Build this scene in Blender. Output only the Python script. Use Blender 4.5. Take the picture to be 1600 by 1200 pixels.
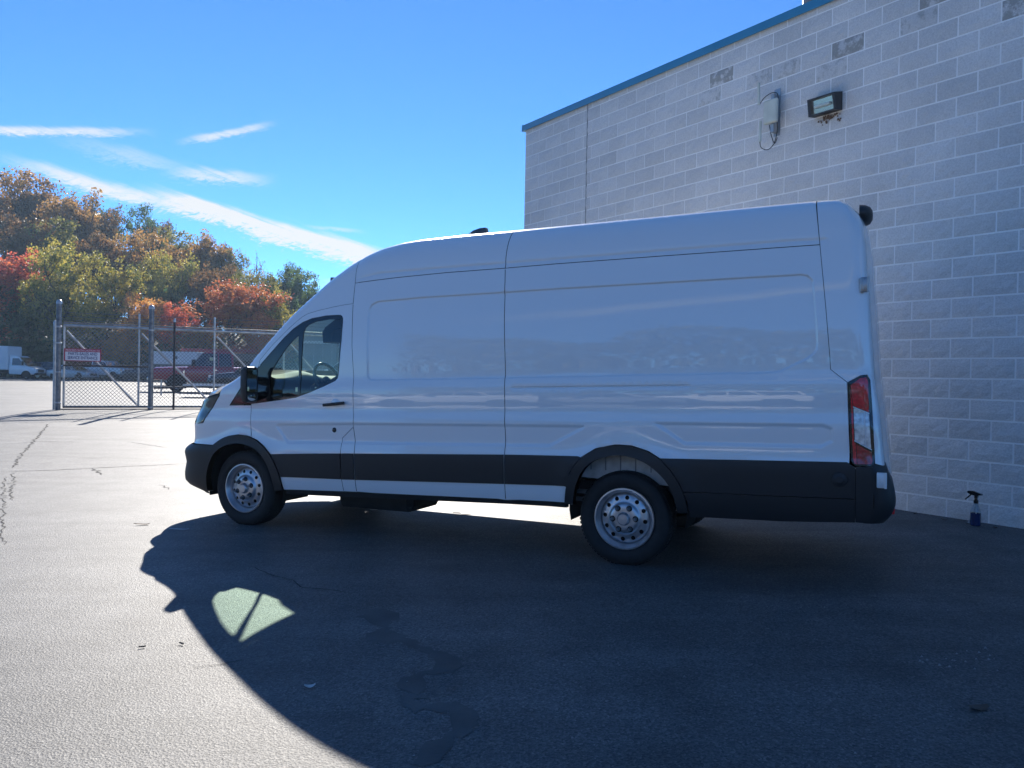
import bpy, math, random
import numpy as np
from mathutils import Vector, Matrix
from mathutils.geometry import delaunay_2d_cdt

for o in list(bpy.data.objects): bpy.data.objects.remove(o)
scn = bpy.context.scene
COL = scn.collection
R = math.radians
random.seed(7); rng = np.random.default_rng(7)

# ------------------------------------------------------------------ camera
CAMZ = 1.477
cam_d = bpy.data.cameras.new('camera'); cam = bpy.data.objects.new('camera', cam_d); COL.objects.link(cam)
cam_d.sensor_width = 36.0; cam_d.lens = 36.0*1230.1/1600.0; cam_d.clip_end = 3000; cam_d.clip_start = .05
PITCH, ROLL = .01036, .01869
def _cam_rot():
    cp, sp, cr, sr = math.cos(PITCH), math.sin(PITCH), math.cos(ROLL), math.sin(ROLL)
    B = Matrix(((1,0,0),(0,0,-1),(0,1,0)))
    M = Matrix(((cr,-sr,0),(sr,cr,0),(0,0,1))) @ Matrix(((1,0,0),(0,cp,-sp),(0,sp,cp))) @ B   # world -> x right, y down, z fwd
    F = Matrix(((1,0,0),(0,-1,0),(0,0,-1)))
    return (F @ M).transposed()
cam.matrix_world = Matrix.Translation((0,0,CAMZ)) @ _cam_rot().to_4x4()
scn.camera = cam
scn.render.resolution_x, scn.render.resolution_y = 1024, 768

# ------------------------------------------------------------------ sky, sun, exposure
SUN_AZ, SUN_EL = R(-9.2), R(30.3)          # azimuth from +Y towards +X
SKY_STRENGTH, SUN_STRENGTH, EXPOSURE = .067, 3.65, 1.56
SKY_TINT = (.46,.84,1.12)
w = bpy.data.worlds.new('World'); scn.world = w; w.use_nodes = True
def build_world():
    nt = w.node_tree; N = nt.nodes; L = nt.links; N.clear()
    out = N.new('ShaderNodeOutputWorld'); bg = N.new('ShaderNodeBackground'); bg.inputs[1].default_value = SKY_STRENGTH
    sky = N.new('ShaderNodeTexSky'); sky.sky_type = 'NISHITA'; sky.sun_disc = False
    sky.sun_elevation = SUN_EL; sky.sun_rotation = SUN_AZ
    sky.altitude = 300; sky.air_density = .6; sky.dust_density = 0; sky.ozone_density = 4.0
    tc = N.new('ShaderNodeTexCoord')
    def m(op, a, b=None, c=None, clamp=False):
        n = N.new('ShaderNodeMath'); n.operation = op; n.use_clamp = clamp
        for i, v in enumerate((a, b, c)):
            if v is None: continue
            if hasattr(v, 'links'): L.new(v, n.inputs[i])
            else: n.inputs[i].default_value = v
        return n.outputs[0]
    sep = N.new('ShaderNodeSeparateXYZ'); L.new(tc.outputs['Generated'], sep.inputs[0])
    X, Y, Z = sep.outputs
    zc = m('MAXIMUM', Z, .03)
    # cirrus layer: the direction is carried up to a flat layer; PX, PY are layer coordinates
    PX = m('DIVIDE', X, m('ADD', zc, .06)); PY = m('DIVIDE', Y, m('ADD', zc, .06))
    def comb(a, b):
        n = N.new('ShaderNodeCombineXYZ'); L.new(a, n.inputs[0]); L.new(b, n.inputs[1]); return n.outputs[0]
    def noise(vec, scale, detail, rough, dist=0):
        n = N.new('ShaderNodeTexNoise'); L.new(vec, n.inputs['Vector']); n.inputs['Scale'].default_value = scale
        n.inputs['Detail'].default_value = detail; n.inputs['Roughness'].default_value = rough; n.inputs['Distortion'].default_value = dist
        return n.outputs[0]
    # azimuth / elevation in degrees for laying out the streaks
    az = m('MULTIPLY', m('ARCTAN2', X, Y), 57.2958)
    el = m('MULTIPLY', m('ARCSINE', Z), 57.2958)
    def smooth(v, a, b):
        n = N.new('ShaderNodeMapRange'); n.interpolation_type = 'SMOOTHSTEP'; L.new(v, n.inputs[0])
        n.inputs[1].default_value = a; n.inputs[2].default_value = b; return n.outputs[0]
    wob = m('SUBTRACT', noise(comb(az, el), .12, 3, .6), .5)
    fine = noise(comb(m('ADD', m('MULTIPLY', az, .35), m('MULTIPLY', el, .9)), m('MULTIPLY', m('ADD', el, m('MULTIPLY', az, .28)), 2.4)), .55, 8, .68, 1.2)
    fib = noise(comb(m('ADD', m('MULTIPLY', az, .9), m('MULTIPLY', el, 1.6)), m('SUBTRACT', m('MULTIPLY', el, 4.5), m('MULTIPLY', az, 1.3))), .9, 7, .7, 1.5)
    def streak(a0, e0, a1, e1, width, soft, gain):
        # a long cirrus streak between two sky directions
        dx, dy = a1-a0, e1-e0; ln = math.hypot(dx, dy); ux, uy = dx/ln, dy/ln
        s = m('ADD', m('MULTIPLY', m('SUBTRACT', az, a0), ux), m('MULTIPLY', m('SUBTRACT', el, e0), uy))
        t = m('ADD', m('MULTIPLY', m('SUBTRACT', az, a0), -uy), m('MULTIPLY', m('SUBTRACT', el, e0), ux))
        t = m('ADD', t, m('ADD', m('MULTIPLY', wob, 1.8*width), m('MULTIPLY', m('SUBTRACT', fib, .5), 1.2*width)))
        across = m('SUBTRACT', 1.0, smooth(m('ABSOLUTE', t), width*.15, width*1.25))
        along = m('MULTIPLY', smooth(s, -soft, soft*1.2), m('SUBTRACT', 1.0, smooth(s, ln-soft*1.2, ln+soft)))
        f = smooth(m('ADD', m('ADD', m('MULTIPLY', fine, .6), m('MULTIPLY', fib, .6)), m('MULTIPLY', across, .30)), .62, 1.0)
        return m('MULTIPLY', m('MULTIPLY', m('MULTIPLY', across, along), f), gain)
    parts = [streak(-31.8,12.1,-23,10.9,.75,2.5,1.0), streak(-24,11.2,-9,7.9,1.15,2.5,2.0), streak(-36,13.5,-26.5,15.0,.42,2.5,.95),
             streak(-22.5,15.1,-17.8,16.5,.36,1.3,.8), streak(-23.2,13.0,-18,13.2,.75,1.6,.8), streak(-29,13.9,-23,13.3,.8,2.5,.38),
             streak(-14.5,10.1,-11.5,10.0,.22,1.2,.55), streak(-13.6,6.4,-6,6.9,.45,1.5,.45),
             streak(40,22,75,15,1.2,6,.9), streak(95,28,140,18,1.6,8,.9), streak(-170,24,-130,14,1.4,8,.9), streak(-100,30,-60,18,1.3,8,.8)]
    cl = parts[0]
    for p in parts[1:]: cl = m('MAXIMUM', cl, p)
    cl = m('MINIMUM', cl, 1.0)
    tint = N.new('ShaderNodeMix'); tint.data_type = 'RGBA'; tint.blend_type = 'MULTIPLY'; tint.inputs[0].default_value = 1
    L.new(sky.outputs[0], tint.inputs[6]); tint.inputs[7].default_value = (*SKY_TINT, 1)
    mix = N.new('ShaderNodeMix'); mix.data_type = 'RGBA'
    L.new(cl, mix.inputs[0]); L.new(tint.outputs[2], mix.inputs[6]); mix.inputs[7].default_value = (4.3, 4.4, 4.5, 1)
    L.new(mix.outputs[2], bg.inputs[0]); L.new(bg.outputs[0], out.inputs[0])
build_world()
sd = bpy.data.lights.new('sun', 'SUN'); sd.energy = SUN_STRENGTH; sd.angle = R(.53); sd.color = (1, .94, .855)
so = bpy.data.objects.new('sun', sd); COL.objects.link(so)
sun_dir = Vector((math.sin(SUN_AZ)*math.cos(SUN_EL), math.cos(SUN_AZ)*math.cos(SUN_EL), math.sin(SUN_EL)))
so.rotation_euler = sun_dir.to_track_quat('Z', 'Y').to_euler(); so.location = (0, 0, 60)
vs = scn.view_settings; vs.view_transform = 'Standard'; vs.look = 'None'; vs.gamma = 1; vs.use_curve_mapping = False; vs.exposure = EXPOSURE

# ------------------------------------------------------------------ helpers
def P(x): return tuple(float(v) for v in x)
def mesh_obj(name, verts, faces, mat=None, parent=None, smooth=False, normals=None, fmats=None):
    me = bpy.data.meshes.new(name); me.from_pydata([P(v) for v in verts], [], [tuple(int(i) for i in f) for f in faces])
    mats = mat if isinstance(mat, (list, tuple)) else [mat]
    for m in mats:
        if m: me.materials.append(m)
    if fmats is not None: me.polygons.foreach_set('material_index', fmats)
    if smooth or normals is not None: me.polygons.foreach_set('use_smooth', [True]*len(me.polygons))
    me.update()
    if normals is not None: me.normals_split_custom_set_from_vertices([P(n) for n in normals])
    o = bpy.data.objects.new(name, me); COL.objects.link(o)
    if parent: o.parent = parent
    return o
def empty(name, loc=(0,0,0), rotz=0, label=None, cat=None, group=None):
    o = bpy.data.objects.new(name, None); COL.objects.link(o); o.location = loc; o.rotation_euler = (0, 0, rotz); o.empty_display_size = .2
    if label: tag(o, label, cat, group)
    return o
def tag(o, label=None, cat=None, group=None, kind=None):
    if label: o['label'] = label
    if cat: o['category'] = cat
    if group: o['group'] = group
    if kind: o['kind'] = kind
    return o
class MB:
    def __init__(s): s.v = []; s.f = []
    def add(s, v, f):
        b = len(s.v); s.v += [tuple(p) for p in v]; s.f += [tuple(i+b for i in q) for q in f]; return s
    def box(s, x0, x1, y0, y1, z0, z1, bev=0):
        if bev <= 0:
            v = [(x,y,z) for x in (x0,x1) for y in (y0,y1) for z in (z0,z1)]
            return s.add(v, [(0,1,3,2),(4,6,7,5),(0,4,5,1),(2,3,7,6),(0,2,6,4),(1,5,7,3)])
        b = bev; ring = []
        def rect(z, i): return [(x0+i,y0+b,z),(x0+b,y0+i,z),(x1-b,y0+i,z),(x1-i,y0+b,z),(x1-i,y1-b,z),(x1-b,y1-i,z),(x0+b,y1-i,z),(x0+i,y1-b,z)]
        v = rect(z0,b*.6)+rect(z0+b,0)+rect(z1-b,0)+rect(z1,b*.6); f = [tuple(range(7,-1,-1)), tuple(range(24,32))]
        for k in range(3):
            for i in range(8): j = (i+1)%8; f.append((k*8+i,k*8+j,k*8+8+j,k*8+8+i))
        return s.add(v, f)
    def tube(s, pts, r, n=8, r1=None, cap=True):
        pts = [Vector(p) for p in pts]; V = []; F = []; up = None
        for i, p in enumerate(pts):
            d = (pts[min(i+1,len(pts)-1)]-pts[max(i-1,0)]).normalized()
            if up is None: up = Vector((0,0,1)) if abs(d.z) < .9 else Vector((1,0,0))
            a = d.cross(up); a = a.normalized() if a.length > 1e-6 else Vector((1,0,0)); b = a.cross(d).normalized(); up = b
            rr = r if r1 is None else r+(r1-r)*i/(len(pts)-1)
            if isinstance(r, (list,tuple)): rr = r[i]
            for k in range(n):
                t = 2*math.pi*k/n; V.append(p+a*math.cos(t)*rr+b*math.sin(t)*rr)
        for i in range(len(pts)-1):
            for k in range(n): j = (k+1)%n; F.append((i*n+k,i*n+j,(i+1)*n+j,(i+1)*n+k))
        if cap: F.append(tuple(range(n-1,-1,-1))); F.append(tuple(range((len(pts)-1)*n,len(pts)*n)))
        return s.add(V, F)
    def prism(s, poly, a0, a1, axis='y'):
        # poly of 2-D points, extruded along an axis
        n = len(poly)
        def mk(p, a): return {'y':(p[0],a,p[1]),'x':(a,p[0],p[1]),'z':(p[0],p[1],a)}[axis]
        v = [mk(p,a0) for p in poly]+[mk(p,a1) for p in poly]
        f = [tuple(range(n)), tuple(range(2*n-1,n-1,-1))]+[(i,(i+1)%n+0,(i+1)%n+n,i+n)[::-1] for i in range(n)]
        return s.add(v, f)
    def lathe(s, prof, n=40, axis='y', c=(0,0,0)):
        # prof: (radius, offset along axis)
        V = []; F = []; m = len(prof)
        for k in range(n):
            t = 2*math.pi*k/n; ct, st = math.cos(t), math.sin(t)
            for r, a in prof:
                q = {'y':(r*ct,a,r*st),'x':(a,r*ct,r*st),'z':(r*ct,r*st,a)}[axis]; V.append((q[0]+c[0],q[1]+c[1],q[2]+c[2]))
        for k in range(n):
            j = (k+1)%n
            for i in range(m-1): F.append((k*m+i,j*m+i,j*m+i+1,k*m+i+1))
        return s.add(V, F)
    def grid(s, fn, nu, nv):
        V = [fn(i/nu, j/nv) for i in range(nu+1) for j in range(nv+1)]
        F = [(i*(nv+1)+j,(i+1)*(nv+1)+j,(i+1)*(nv+1)+j+1,i*(nv+1)+j+1) for i in range(nu) for j in range(nv)]
        return s.add(V, F)
    def build(s, name, mat, parent=None, smooth=False, angle=None):
        o = mesh_obj(name, s.v, s.f, mat, parent, smooth)
        import bmesh
        b = bmesh.new(); b.from_mesh(o.data); bmesh.ops.recalc_face_normals(b, faces=b.faces)
        if angle is not None:
            for e in b.edges: e.smooth = e.calc_face_angle(3.2) < R(angle)
            for f in b.faces: f.smooth = True
        b.to_mesh(o.data); b.free()
        return o
def copy_tree(src, parent=None):
    c = src.copy(); COL.objects.link(c); c.parent = parent
    for ch in list(src.children): copy_tree(ch, c)
    return c

# ------------------------------------------------------------------ materials
def mat(name, col, rough=.5, metal=0, spec=.5, coat=0, coat_rough=.05, bump=None, var=None, emit=None):
    """principled; var=(scale, amount, detail) modulates value; bump=(scale, strength, distance)"""
    m = bpy.data.materials.new(name); m.use_nodes = True; nt = m.node_tree; N = nt.nodes; L = nt.links
    b = N['Principled BSDF']; b.inputs['Base Color'].default_value = (*col, 1); b.inputs['Roughness'].default_value = rough
    b.inputs['Metallic'].default_value = metal; b.inputs['Specular IOR Level'].default_value = spec
    b.inputs['Coat Weight'].default_value = coat; b.inputs['Coat Roughness'].default_value = coat_rough
    tc = N.new('ShaderNodeTexCoord')
    if var:
        n = N.new('ShaderNodeTexNoise'); n.inputs['Scale'].default_value = var[0]; n.inputs['Detail'].default_value = var[2] if len(var) > 2 else 5
        L.new(tc.outputs['Object'], n.inputs['Vector'])
        r = N.new('ShaderNodeMapRange'); L.new(n.outputs[0], r.inputs[0]); r.inputs[1].default_value = .3; r.inputs[2].default_value = .7
        r.inputs[3].default_value = 1-var[1]; r.inputs[4].default_value = 1+var[1]
        mx = N.new('ShaderNodeMix'); mx.data_type = 'RGBA'; mx.blend_type = 'MULTIPLY'; mx.inputs[0].default_value = 1
        mx.inputs[6].default_value = (*col, 1); L.new(r.outputs[0], mx.inputs[7]); L.new(mx.outputs[2], b.inputs['Base Color'])
    if bump:
        n = N.new('ShaderNodeTexNoise'); n.inputs['Scale'].default_value = bump[0]; n.inputs['Detail'].default_value = 6; n.inputs['Roughness'].default_value = .65
        L.new(tc.outputs['Object'], n.inputs['Vector'])
        bp = N.new('ShaderNodeBump'); bp.inputs['Strength'].default_value = bump[1]; bp.inputs['Distance'].default_value = bump[2]
        L.new(n.outputs[0], bp.inputs['Height']); L.new(bp.outputs[0], b.inputs['Normal'])
    if emit: b.inputs['Emission Color'].default_value = (*emit[0],1); b.inputs['Emission Strength'].default_value = emit[1]
    return m
def glass_mat(name, tint, rough=.02, refl=1.0):
    # thin sheet: tinted straight-through light plus a two-sided Schlick mirror term
    m = bpy.data.materials.new(name); m.use_nodes = True; nt = m.node_tree; N = nt.nodes; L = nt.links; N.clear()
    o = N.new('ShaderNodeOutputMaterial'); t = N.new('ShaderNodeBsdfTransparent'); t.inputs[0].default_value = (*tint, 1)
    g = N.new('ShaderNodeBsdfGlossy'); g.inputs['Roughness'].default_value = rough; g.inputs[0].default_value = (refl,refl,refl,1)
    ge = N.new('ShaderNodeNewGeometry'); d = N.new('ShaderNodeVectorMath'); d.operation = 'DOT_PRODUCT'
    L.new(ge.outputs['Normal'], d.inputs[0]); L.new(ge.outputs['Incoming'], d.inputs[1])
    def m_(op, a, b=0.0):
        n = N.new('ShaderNodeMath'); n.operation = op
        for i, v in enumerate((a, b)):
            if hasattr(v, 'links'): L.new(v, n.inputs[i])
            else: n.inputs[i].default_value = v
        return n.outputs[0]
    f = m_('ADD', m_('MULTIPLY', m_('POWER', m_('SUBTRACT', 1.0, m_('ABSOLUTE', d.outputs['Value'])), 5.0), .93), .07)
    x = N.new('ShaderNodeMixShader')
    L.new(f, x.inputs[0]); L.new(t.outputs[0], x.inputs[1]); L.new(g.outputs[0], x.inputs[2]); L.new(x.outputs[0], o.inputs[0])
    return m
M = {}
M['white'] = mat('white_paint', (.86,.86,.855), .28, coat=1, coat_rough=.02)
M['white'].node_tree.nodes['Principled BSDF'].inputs['Coat IOR'].default_value = 1.65
M['white2'] = mat('white_vehicle_paint', (.78,.78,.77), .3, coat=.8)
M['seam'] = mat('seam_black', (.012,.012,.013), .7)
M['black'] = mat('black_plastic', (.018,.019,.021), .5, bump=(400,.15,.002))
M['blackgloss'] = mat('black_gloss', (.012,.012,.013), .15, coat=.5)
M['under'] = mat('underbody', (.015,.015,.015), .8, var=(6,.3))
M['wellwhite'] = mat('wheel_well_primer', (.55,.54,.52), .6, var=(14,.2))
M['rubber'] = mat('tyre_rubber', (.014,.014,.015), .75, bump=(120,.2,.003), var=(20,.25))
M['steel'] = mat('silver_wheel_paint', (.55,.56,.58), .33, metal=.85, var=(18,.08))
M['chrome'] = mat('chrome', (.8,.8,.8), .12, metal=1)
M['hole'] = mat('recess_shade_dark', (.01,.01,.01), .8)
M['glass'] = glass_mat('tinted_glass', (.70,.87,.77))
M['glassclear'] = glass_mat('clear_glass', (.86,.92,.88))
M['mirror'] = mat('mirror_glass', (.55,.6,.62), .02, metal=1)
M['dash'] = mat('dashboard_plastic', (.014,.0145,.016), .75, spec=.22, bump=(300,.2,.002))
M['trimgrey'] = mat('grey_trim', (.22,.23,.24), .6)
M['headliner'] = mat('headliner', (.45,.45,.43), .9)
M['lampred'] = mat('red_lens', (.72,.014,.03), .08, coat=1, var=(40,.35))
M['lampdark'] = mat('dark_red_lens', (.42,.01,.02), .1, coat=1, var=(60,.4))
M['lampclear'] = mat('clear_lens', (.72,.72,.70), .14, metal=.15, coat=1, var=(34,.4))
M['lampsmoke'] = mat('smoked_headlamp', (.05,.04,.035), .22, coat=1)
M['amber'] = mat('amber_reflector', (.55,.20,.05), .15, coat=1)
M['galv'] = mat('galvanised_steel', (.42,.43,.44), .42, metal=.7, var=(9,.25))
M['galvdark'] = mat('weathered_steel_post', (.17,.18,.19), .5, metal=.5, var=(12,.35))
M['rust'] = mat('dark_steel_post', (.06,.05,.05), .6, metal=.3, var=(20,.4))
M['wire'] = mat('chain_link_wire', (.30,.31,.32), .5, metal=.6)
M['signwhite'] = mat('sign_white', (.70,.70,.74), .5, var=(5,.06))
M['signred'] = mat('sign_red', (.36,.03,.06), .5, var=(5,.12))
M['signtext'] = mat('sign_text_blue', (.03,.05,.16), .5)
M['signpink'] = mat('sign_text_pale', (.75,.55,.60), .5)

# ------------------------------------------------------------------ ground
ORG = Vector((-2.1287, 8.3955)); AX = Vector((.90913, -.41652))
WTH = .60507; WO = Vector((4.55447, 7.82384)); WD = Vector((math.sin(WTH), -math.cos(WTH))); WN = Vector((math.cos(WTH), math.sin(WTH)))
def sst(x, a, b):
    t = min(1, max(0, (x-a)/(b-a))); return t*t*(3-2*t)
def G(x, y):
    s = max(-4, min(5, (x-ORG.x)*AX.x+(y-ORG.y)*AX.y))
    z = .004+.0144*s
    d = WN.x*(WO.x-x)+WN.y*(WO.y-y)
    z += .05*(1-sst(d, 0, 2.6))*(1-sst(y, 12, 16))
    t = sst(y, 9.5, 21.5)
    return z*(1-t)+.297*t

def asphalt_mat():
    m = bpy.data.materials.new('asphalt'); m.use_nodes = True; nt = m.node_tree; N = nt.nodes; L = nt.links
    b = N['Principled BSDF']; tc = N.new('ShaderNodeTexCoord'); ob = tc.outputs['Object']
    def noise(s, d=4, r=.6, vec=None):
        n = N.new('ShaderNodeTexNoise'); n.inputs['Scale'].default_value = s; n.inputs['Detail'].default_value = d; n.inputs['Roughness'].default_value = r
        L.new(vec or ob, n.inputs['Vector']); return n.outputs[0]
    def ramp(v, pts):
        n = N.new('ShaderNodeValToRGB'); e = n.color_ramp.elements
        while len(e) < len(pts): e.new(.5)
        for q, (p, c) in zip(e, pts): q.position = p; q.color = (*c, 1) if len(c) == 3 else c
        L.new(v, n.inputs[0]); return n.outputs[0]
    def mul(a, c):
        n = N.new('ShaderNodeMix'); n.data_type = 'RGBA'; n.blend_type = 'MULTIPLY'; n.inputs[0].default_value = 1
        L.new(a, n.inputs[6]); L.new(c, n.inputs[7]); return n.outputs[2]
    vo = N.new('ShaderNodeTexVoronoi'); vo.inputs['Scale'].default_value = 105; L.new(ob, vo.inputs['Vector'])
    g1 = noise(170, 3, .7); g2 = noise(75, 4, .7); big = noise(.45, 4, .55); mid = noise(2.2, 5, .6)
    st = N.new('ShaderNodeMapping'); st.inputs['Scale'].default_value = (.25, 2.2, 1); st.inputs['Rotation'].default_value = (0,0,R(-12)); L.new(ob, st.inputs[0])
    streak = noise(1.2, 5, .6, st.outputs[0])
    chip = ramp(vo.outputs['Color'], [(0,(.4,.4,.4)),(.4,(.84,.84,.84)),(.75,(1.2,1.19,1.16)),(1,(1.9,1.86,1.76))])
    base = ramp(big, [(.3,(.094,.093,.090)),(.7,(.128,.126,.122))])
    c = mul(base, chip)
    c = mul(c, ramp(g2, [(.25,(.55,.55,.55)),(.5,(1,1,1)),(.75,(1.4,1.4,1.4))]))
    c = mul(c, ramp(mid, [(.3,(.74,.74,.74)),(.5,(1,1,1)),(.7,(1.16,1.16,1.16))]))
    c = mul(c, ramp(streak, [(.32,(.80,.80,.80)),(.68,(1.14,1.14,1.14))]))
    c = mul(c, ramp(g1, [(.3,(.6,.6,.6)),(.5,(1,1,1)),(.7,(1.4,1.39,1.37))]))
    L.new(c, b.inputs['Base Color'])
    rr = ramp(g2, [(.3,(.56,.56,.56)),(.7,(.74,.74,.74))]); L.new(rr, b.inputs['Roughness'])
    b.inputs['Specular IOR Level'].default_value = .42
    add = N.new('ShaderNodeMath'); add.operation = 'MULTIPLY_ADD'; L.new(g1, add.inputs[0]); add.inputs[1].default_value = .8; L.new(vo.outputs['Distance'], add.inputs[2])
    add2 = N.new('ShaderNodeMath'); add2.operation = 'MULTIPLY_ADD'; L.new(g2, add2.inputs[0]); add2.inputs[1].default_value = .9; L.new(add.outputs[0], add2.inputs[2])
    bp = N.new('ShaderNodeBump'); bp.inputs['Strength'].default_value = .5; bp.inputs['Distance'].default_value = .0045
    L.new(add2.outputs[0], bp.inputs['Height']); L.new(bp.outputs[0], b.inputs['Normal'])
    return m
M['asphalt'] = asphalt_mat()
def axis(lo, hi, near, far):
    a = [0.0]; s = near
    while a[-1] < hi: a.append(a[-1]+s); s = min(far, s*1.12) if a[-1] > 26 else s
    b = [0.0]; s = near
    while b[-1] > lo: b.append(b[-1]-s); s = min(far, s*1.12) if b[-1] < -20 else s
    return sorted(set(a+b))
gx, gy = axis(-420, 420, .5, 40), axis(-420, 420, .5, 40)
mb = MB(); nx, ny = len(gx), len(gy)
mb.v = [(x, y, G(x, y)) for x in gx for y in gy]
mb.f = [(i*ny+j,(i+1)*ny+j,(i+1)*ny+j+1,i*ny+j+1) for i in range(nx-1) for j in range(ny-1)]
lot = mesh_obj('parking_lot', mb.v, mb.f, M['asphalt'], None, True); lot['kind'] = 'structure'

# pixel helper only used to read real positions off the survey of the place: direction -> point at a depth
def at(px, depth, py=None):
    cx, cy = (px-800)/1230.1, ((600 if py is None else py)-600)/1230.1
    v = cam.matrix_world.to_3x3() @ Vector((cx, -cy, -1)); v = v*(depth/v.y)
    return Vector((v.x, v.y, v.z+CAMZ))
def ground_at(px, py):
    v = cam.matrix_world.to_3x3() @ Vector(((px-800)/1230.1, -(py-600)/1230.1, -1)); d = 0
    for _ in range(400):
        p = Vector((0,0,CAMZ))+v*d; h = p.z-G(p.x, p.y)
        if h < .0005: break
        d += h*1.2 if h > .05 else h*2
    return p
# ------------------------------------------------------------------ block building
BW, BH, ZR0 = .4064, .2032, 4.9874
def block_mat(name, col, worn):
    m = bpy.data.materials.new(name); m.use_nodes = True; nt = m.node_tree; N = nt.nodes; L = nt.links; b = N['Principled BSDF']
    ge = N.new('ShaderNodeNewGeometry'); oi = N.new('ShaderNodeObjectInfo')
    def noise(s, d, r):
        n = N.new('ShaderNodeTexNoise'); n.inputs['Scale'].default_value = s; n.inputs['Detail'].default_value = d; n.inputs['Roughness'].default_value = r
        L.new(ge.outputs['Position'], n.inputs['Vector']); return n.outputs[0]
    def rng_(v, a, b_, c, d):
        n = N.new('ShaderNodeMapRange'); L.new(v, n.inputs[0])
        for i, q in enumerate((a, b_, c, d)): n.inputs[i+1].default_value = q
        return n.outputs[0]
    def mul(a, c):
        n = N.new('ShaderNodeMix'); n.data_type = 'RGBA'; n.blend_type = 'MULTIPLY'; n.inputs[0].default_value = 1; L.new(a, n.inputs[6]); L.new(c, n.inputs[7]); return n.outputs[2]
    rgb = N.new('ShaderNodeRGB'); rgb.outputs[0].default_value = (*col, 1)
    c = mul(rgb.outputs[0], rng_(oi.outputs['Random'], 0, 1, .93, 1.05))
    c = mul(c, rng_(noise(1.3, 5, .6), .3, .7, .9, 1.07))
    c = mul(c, rng_(noise(60, 5, .7), .3, .62, .8, 1.06))
    if worn:
        mx = N.new('ShaderNodeMix'); mx.data_type = 'RGBA'; L.new(rng_(noise(11, 6, .7), *((.40, .52, 0, .7) if worn == 1 else (.5, .64, 0, .5))), mx.inputs[0])
        L.new(c, mx.inputs[6]); mx.inputs[7].default_value = (.25,.24,.21,1); c = mx.outputs[2]
    L.new(c, b.inputs['Base Color']); b.inputs['Roughness'].default_value = .7
    h = N.new('ShaderNodeMath'); h.operation = 'MULTIPLY_ADD'; L.new(noise(95, 4, .7), h.inputs[0]); h.inputs[1].default_value = .5; L.new(noise(30, 5, .65), h.inputs[2])
    bp = N.new('ShaderNodeBump'); bp.inputs['Strength'].default_value = .75; bp.inputs['Distance'].default_value = .012; L.new(h.outputs[0], bp.inputs['Height']); L.new(bp.outputs[0], b.inputs['Normal'])
    return m
M['block'] = block_mat('painted_split_block', (.75,.73,.70), 0)
M['blockworn'] = block_mat('flaking_painted_block', (.75,.73,.70), 1)
M['blockfaint'] = block_mat('slightly_flaking_block', (.75,.73,.70), 2)
M['mortar'] = mat('painted_mortar', (.96,.95,.925), .8, bump=(60,.3,.004), var=(3,.06))
M['coping'] = mat('blue_metal_coping', (.03,.24,.40), .4, metal=0, coat=.3, var=(2,.08))
M['caulk'] = mat('joint_caulk', (.26,.26,.26), .7)
bld = empty('block_building', (WO.x, WO.y, 0), WTH-math.pi/2, 'pale painted concrete block building with blue metal roof edge behind the van', 'building')
MB().box(-19*BW+.004, 9*BW-.004, .002, 9, -.4, ZR0+4.9*BH).build('mortar_wall', M['mortar'], bld)
def block_mesh(w_, seed, amp):
    r = random.Random(seed); nx_, nz_ = 5, 3; g = .0082
    V = []; F = []
    x0, x1, z0, z1 = g, w_-g, g, BH-g
    for i in range(nx_+1):
        for j in range(nz_+1):
            edge = i in (0, nx_) or j in (0, nz_)
            V.append((x0+(x1-x0)*i/nx_, -.001-r.random()*.002 if edge else -.004-r.random()*amp, z0+(z1-z0)*j/nz_))
    k = nz_+1
    for i in range(nx_):
        for j in range(nz_): F.append((i*k+j, (i+1)*k+j, (i+1)*k+j+1, i*k+j+1))
    rim = [i*k for i in range(nx_+1)]+[nx_*k+j for j in range(1,k)]+[i*k+nz_ for i in range(nx_-1,-1,-1)]+[j for j in range(nz_-1,0,-1)]
    b = len(V); V += [(V[q][0], .0058, V[q][2]) for q in rim]
    for q in range(len(rim)): p = (q+1)%len(rim); F.append((rim[q], b+q, b+p, rim[p]))
    return V, F
variants = [[block_mesh(BW, 10+i, .009) for i in range(8)], [block_mesh(BW/2, 40+i, .010) for i in range(3)]]
vmesh = []
for fam in variants:
    row = []
    for i, (V, F) in enumerate(fam):
        me = bpy.data.meshes.new('block'); me.from_pydata(V, [], F); me.materials.append(M['block']); me.update(); row.append(me)
    vmesh.append(row)
WORN = {(-4,-2):1, (-9,-3):1, (-9,-2):2, (-2,-3):1, (0,-1):1, (-6,-2):2, (-7,-2):2, (-2,-2):2, (-5,-1):2}
VANPOLY = [(297,700),(330,617),(400,575),(505,460),(610,388),(802,362),(1285,316),(1330,316),(1366,340),(1366,590),(1385,700),(1398,790),(1388,815),(1075,812),(980,880),(393,822)]
def inpoly(x, y, poly):
    c = False; j = len(poly)-1
    for i in range(len(poly)):
        xi, yi = poly[i]; xj, yj = poly[j]
        if (yi > y) != (yj > y) and x < (xj-xi)*(y-yi)/(yj-yi)+xi: c = not c
        j = i
    return c
inv = cam.matrix_world.inverted()
def proj(p):
    q = inv @ p; return 800+1230.1*q.x/-q.z, 600-1230.1*q.y/-q.z
cand = []
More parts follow.
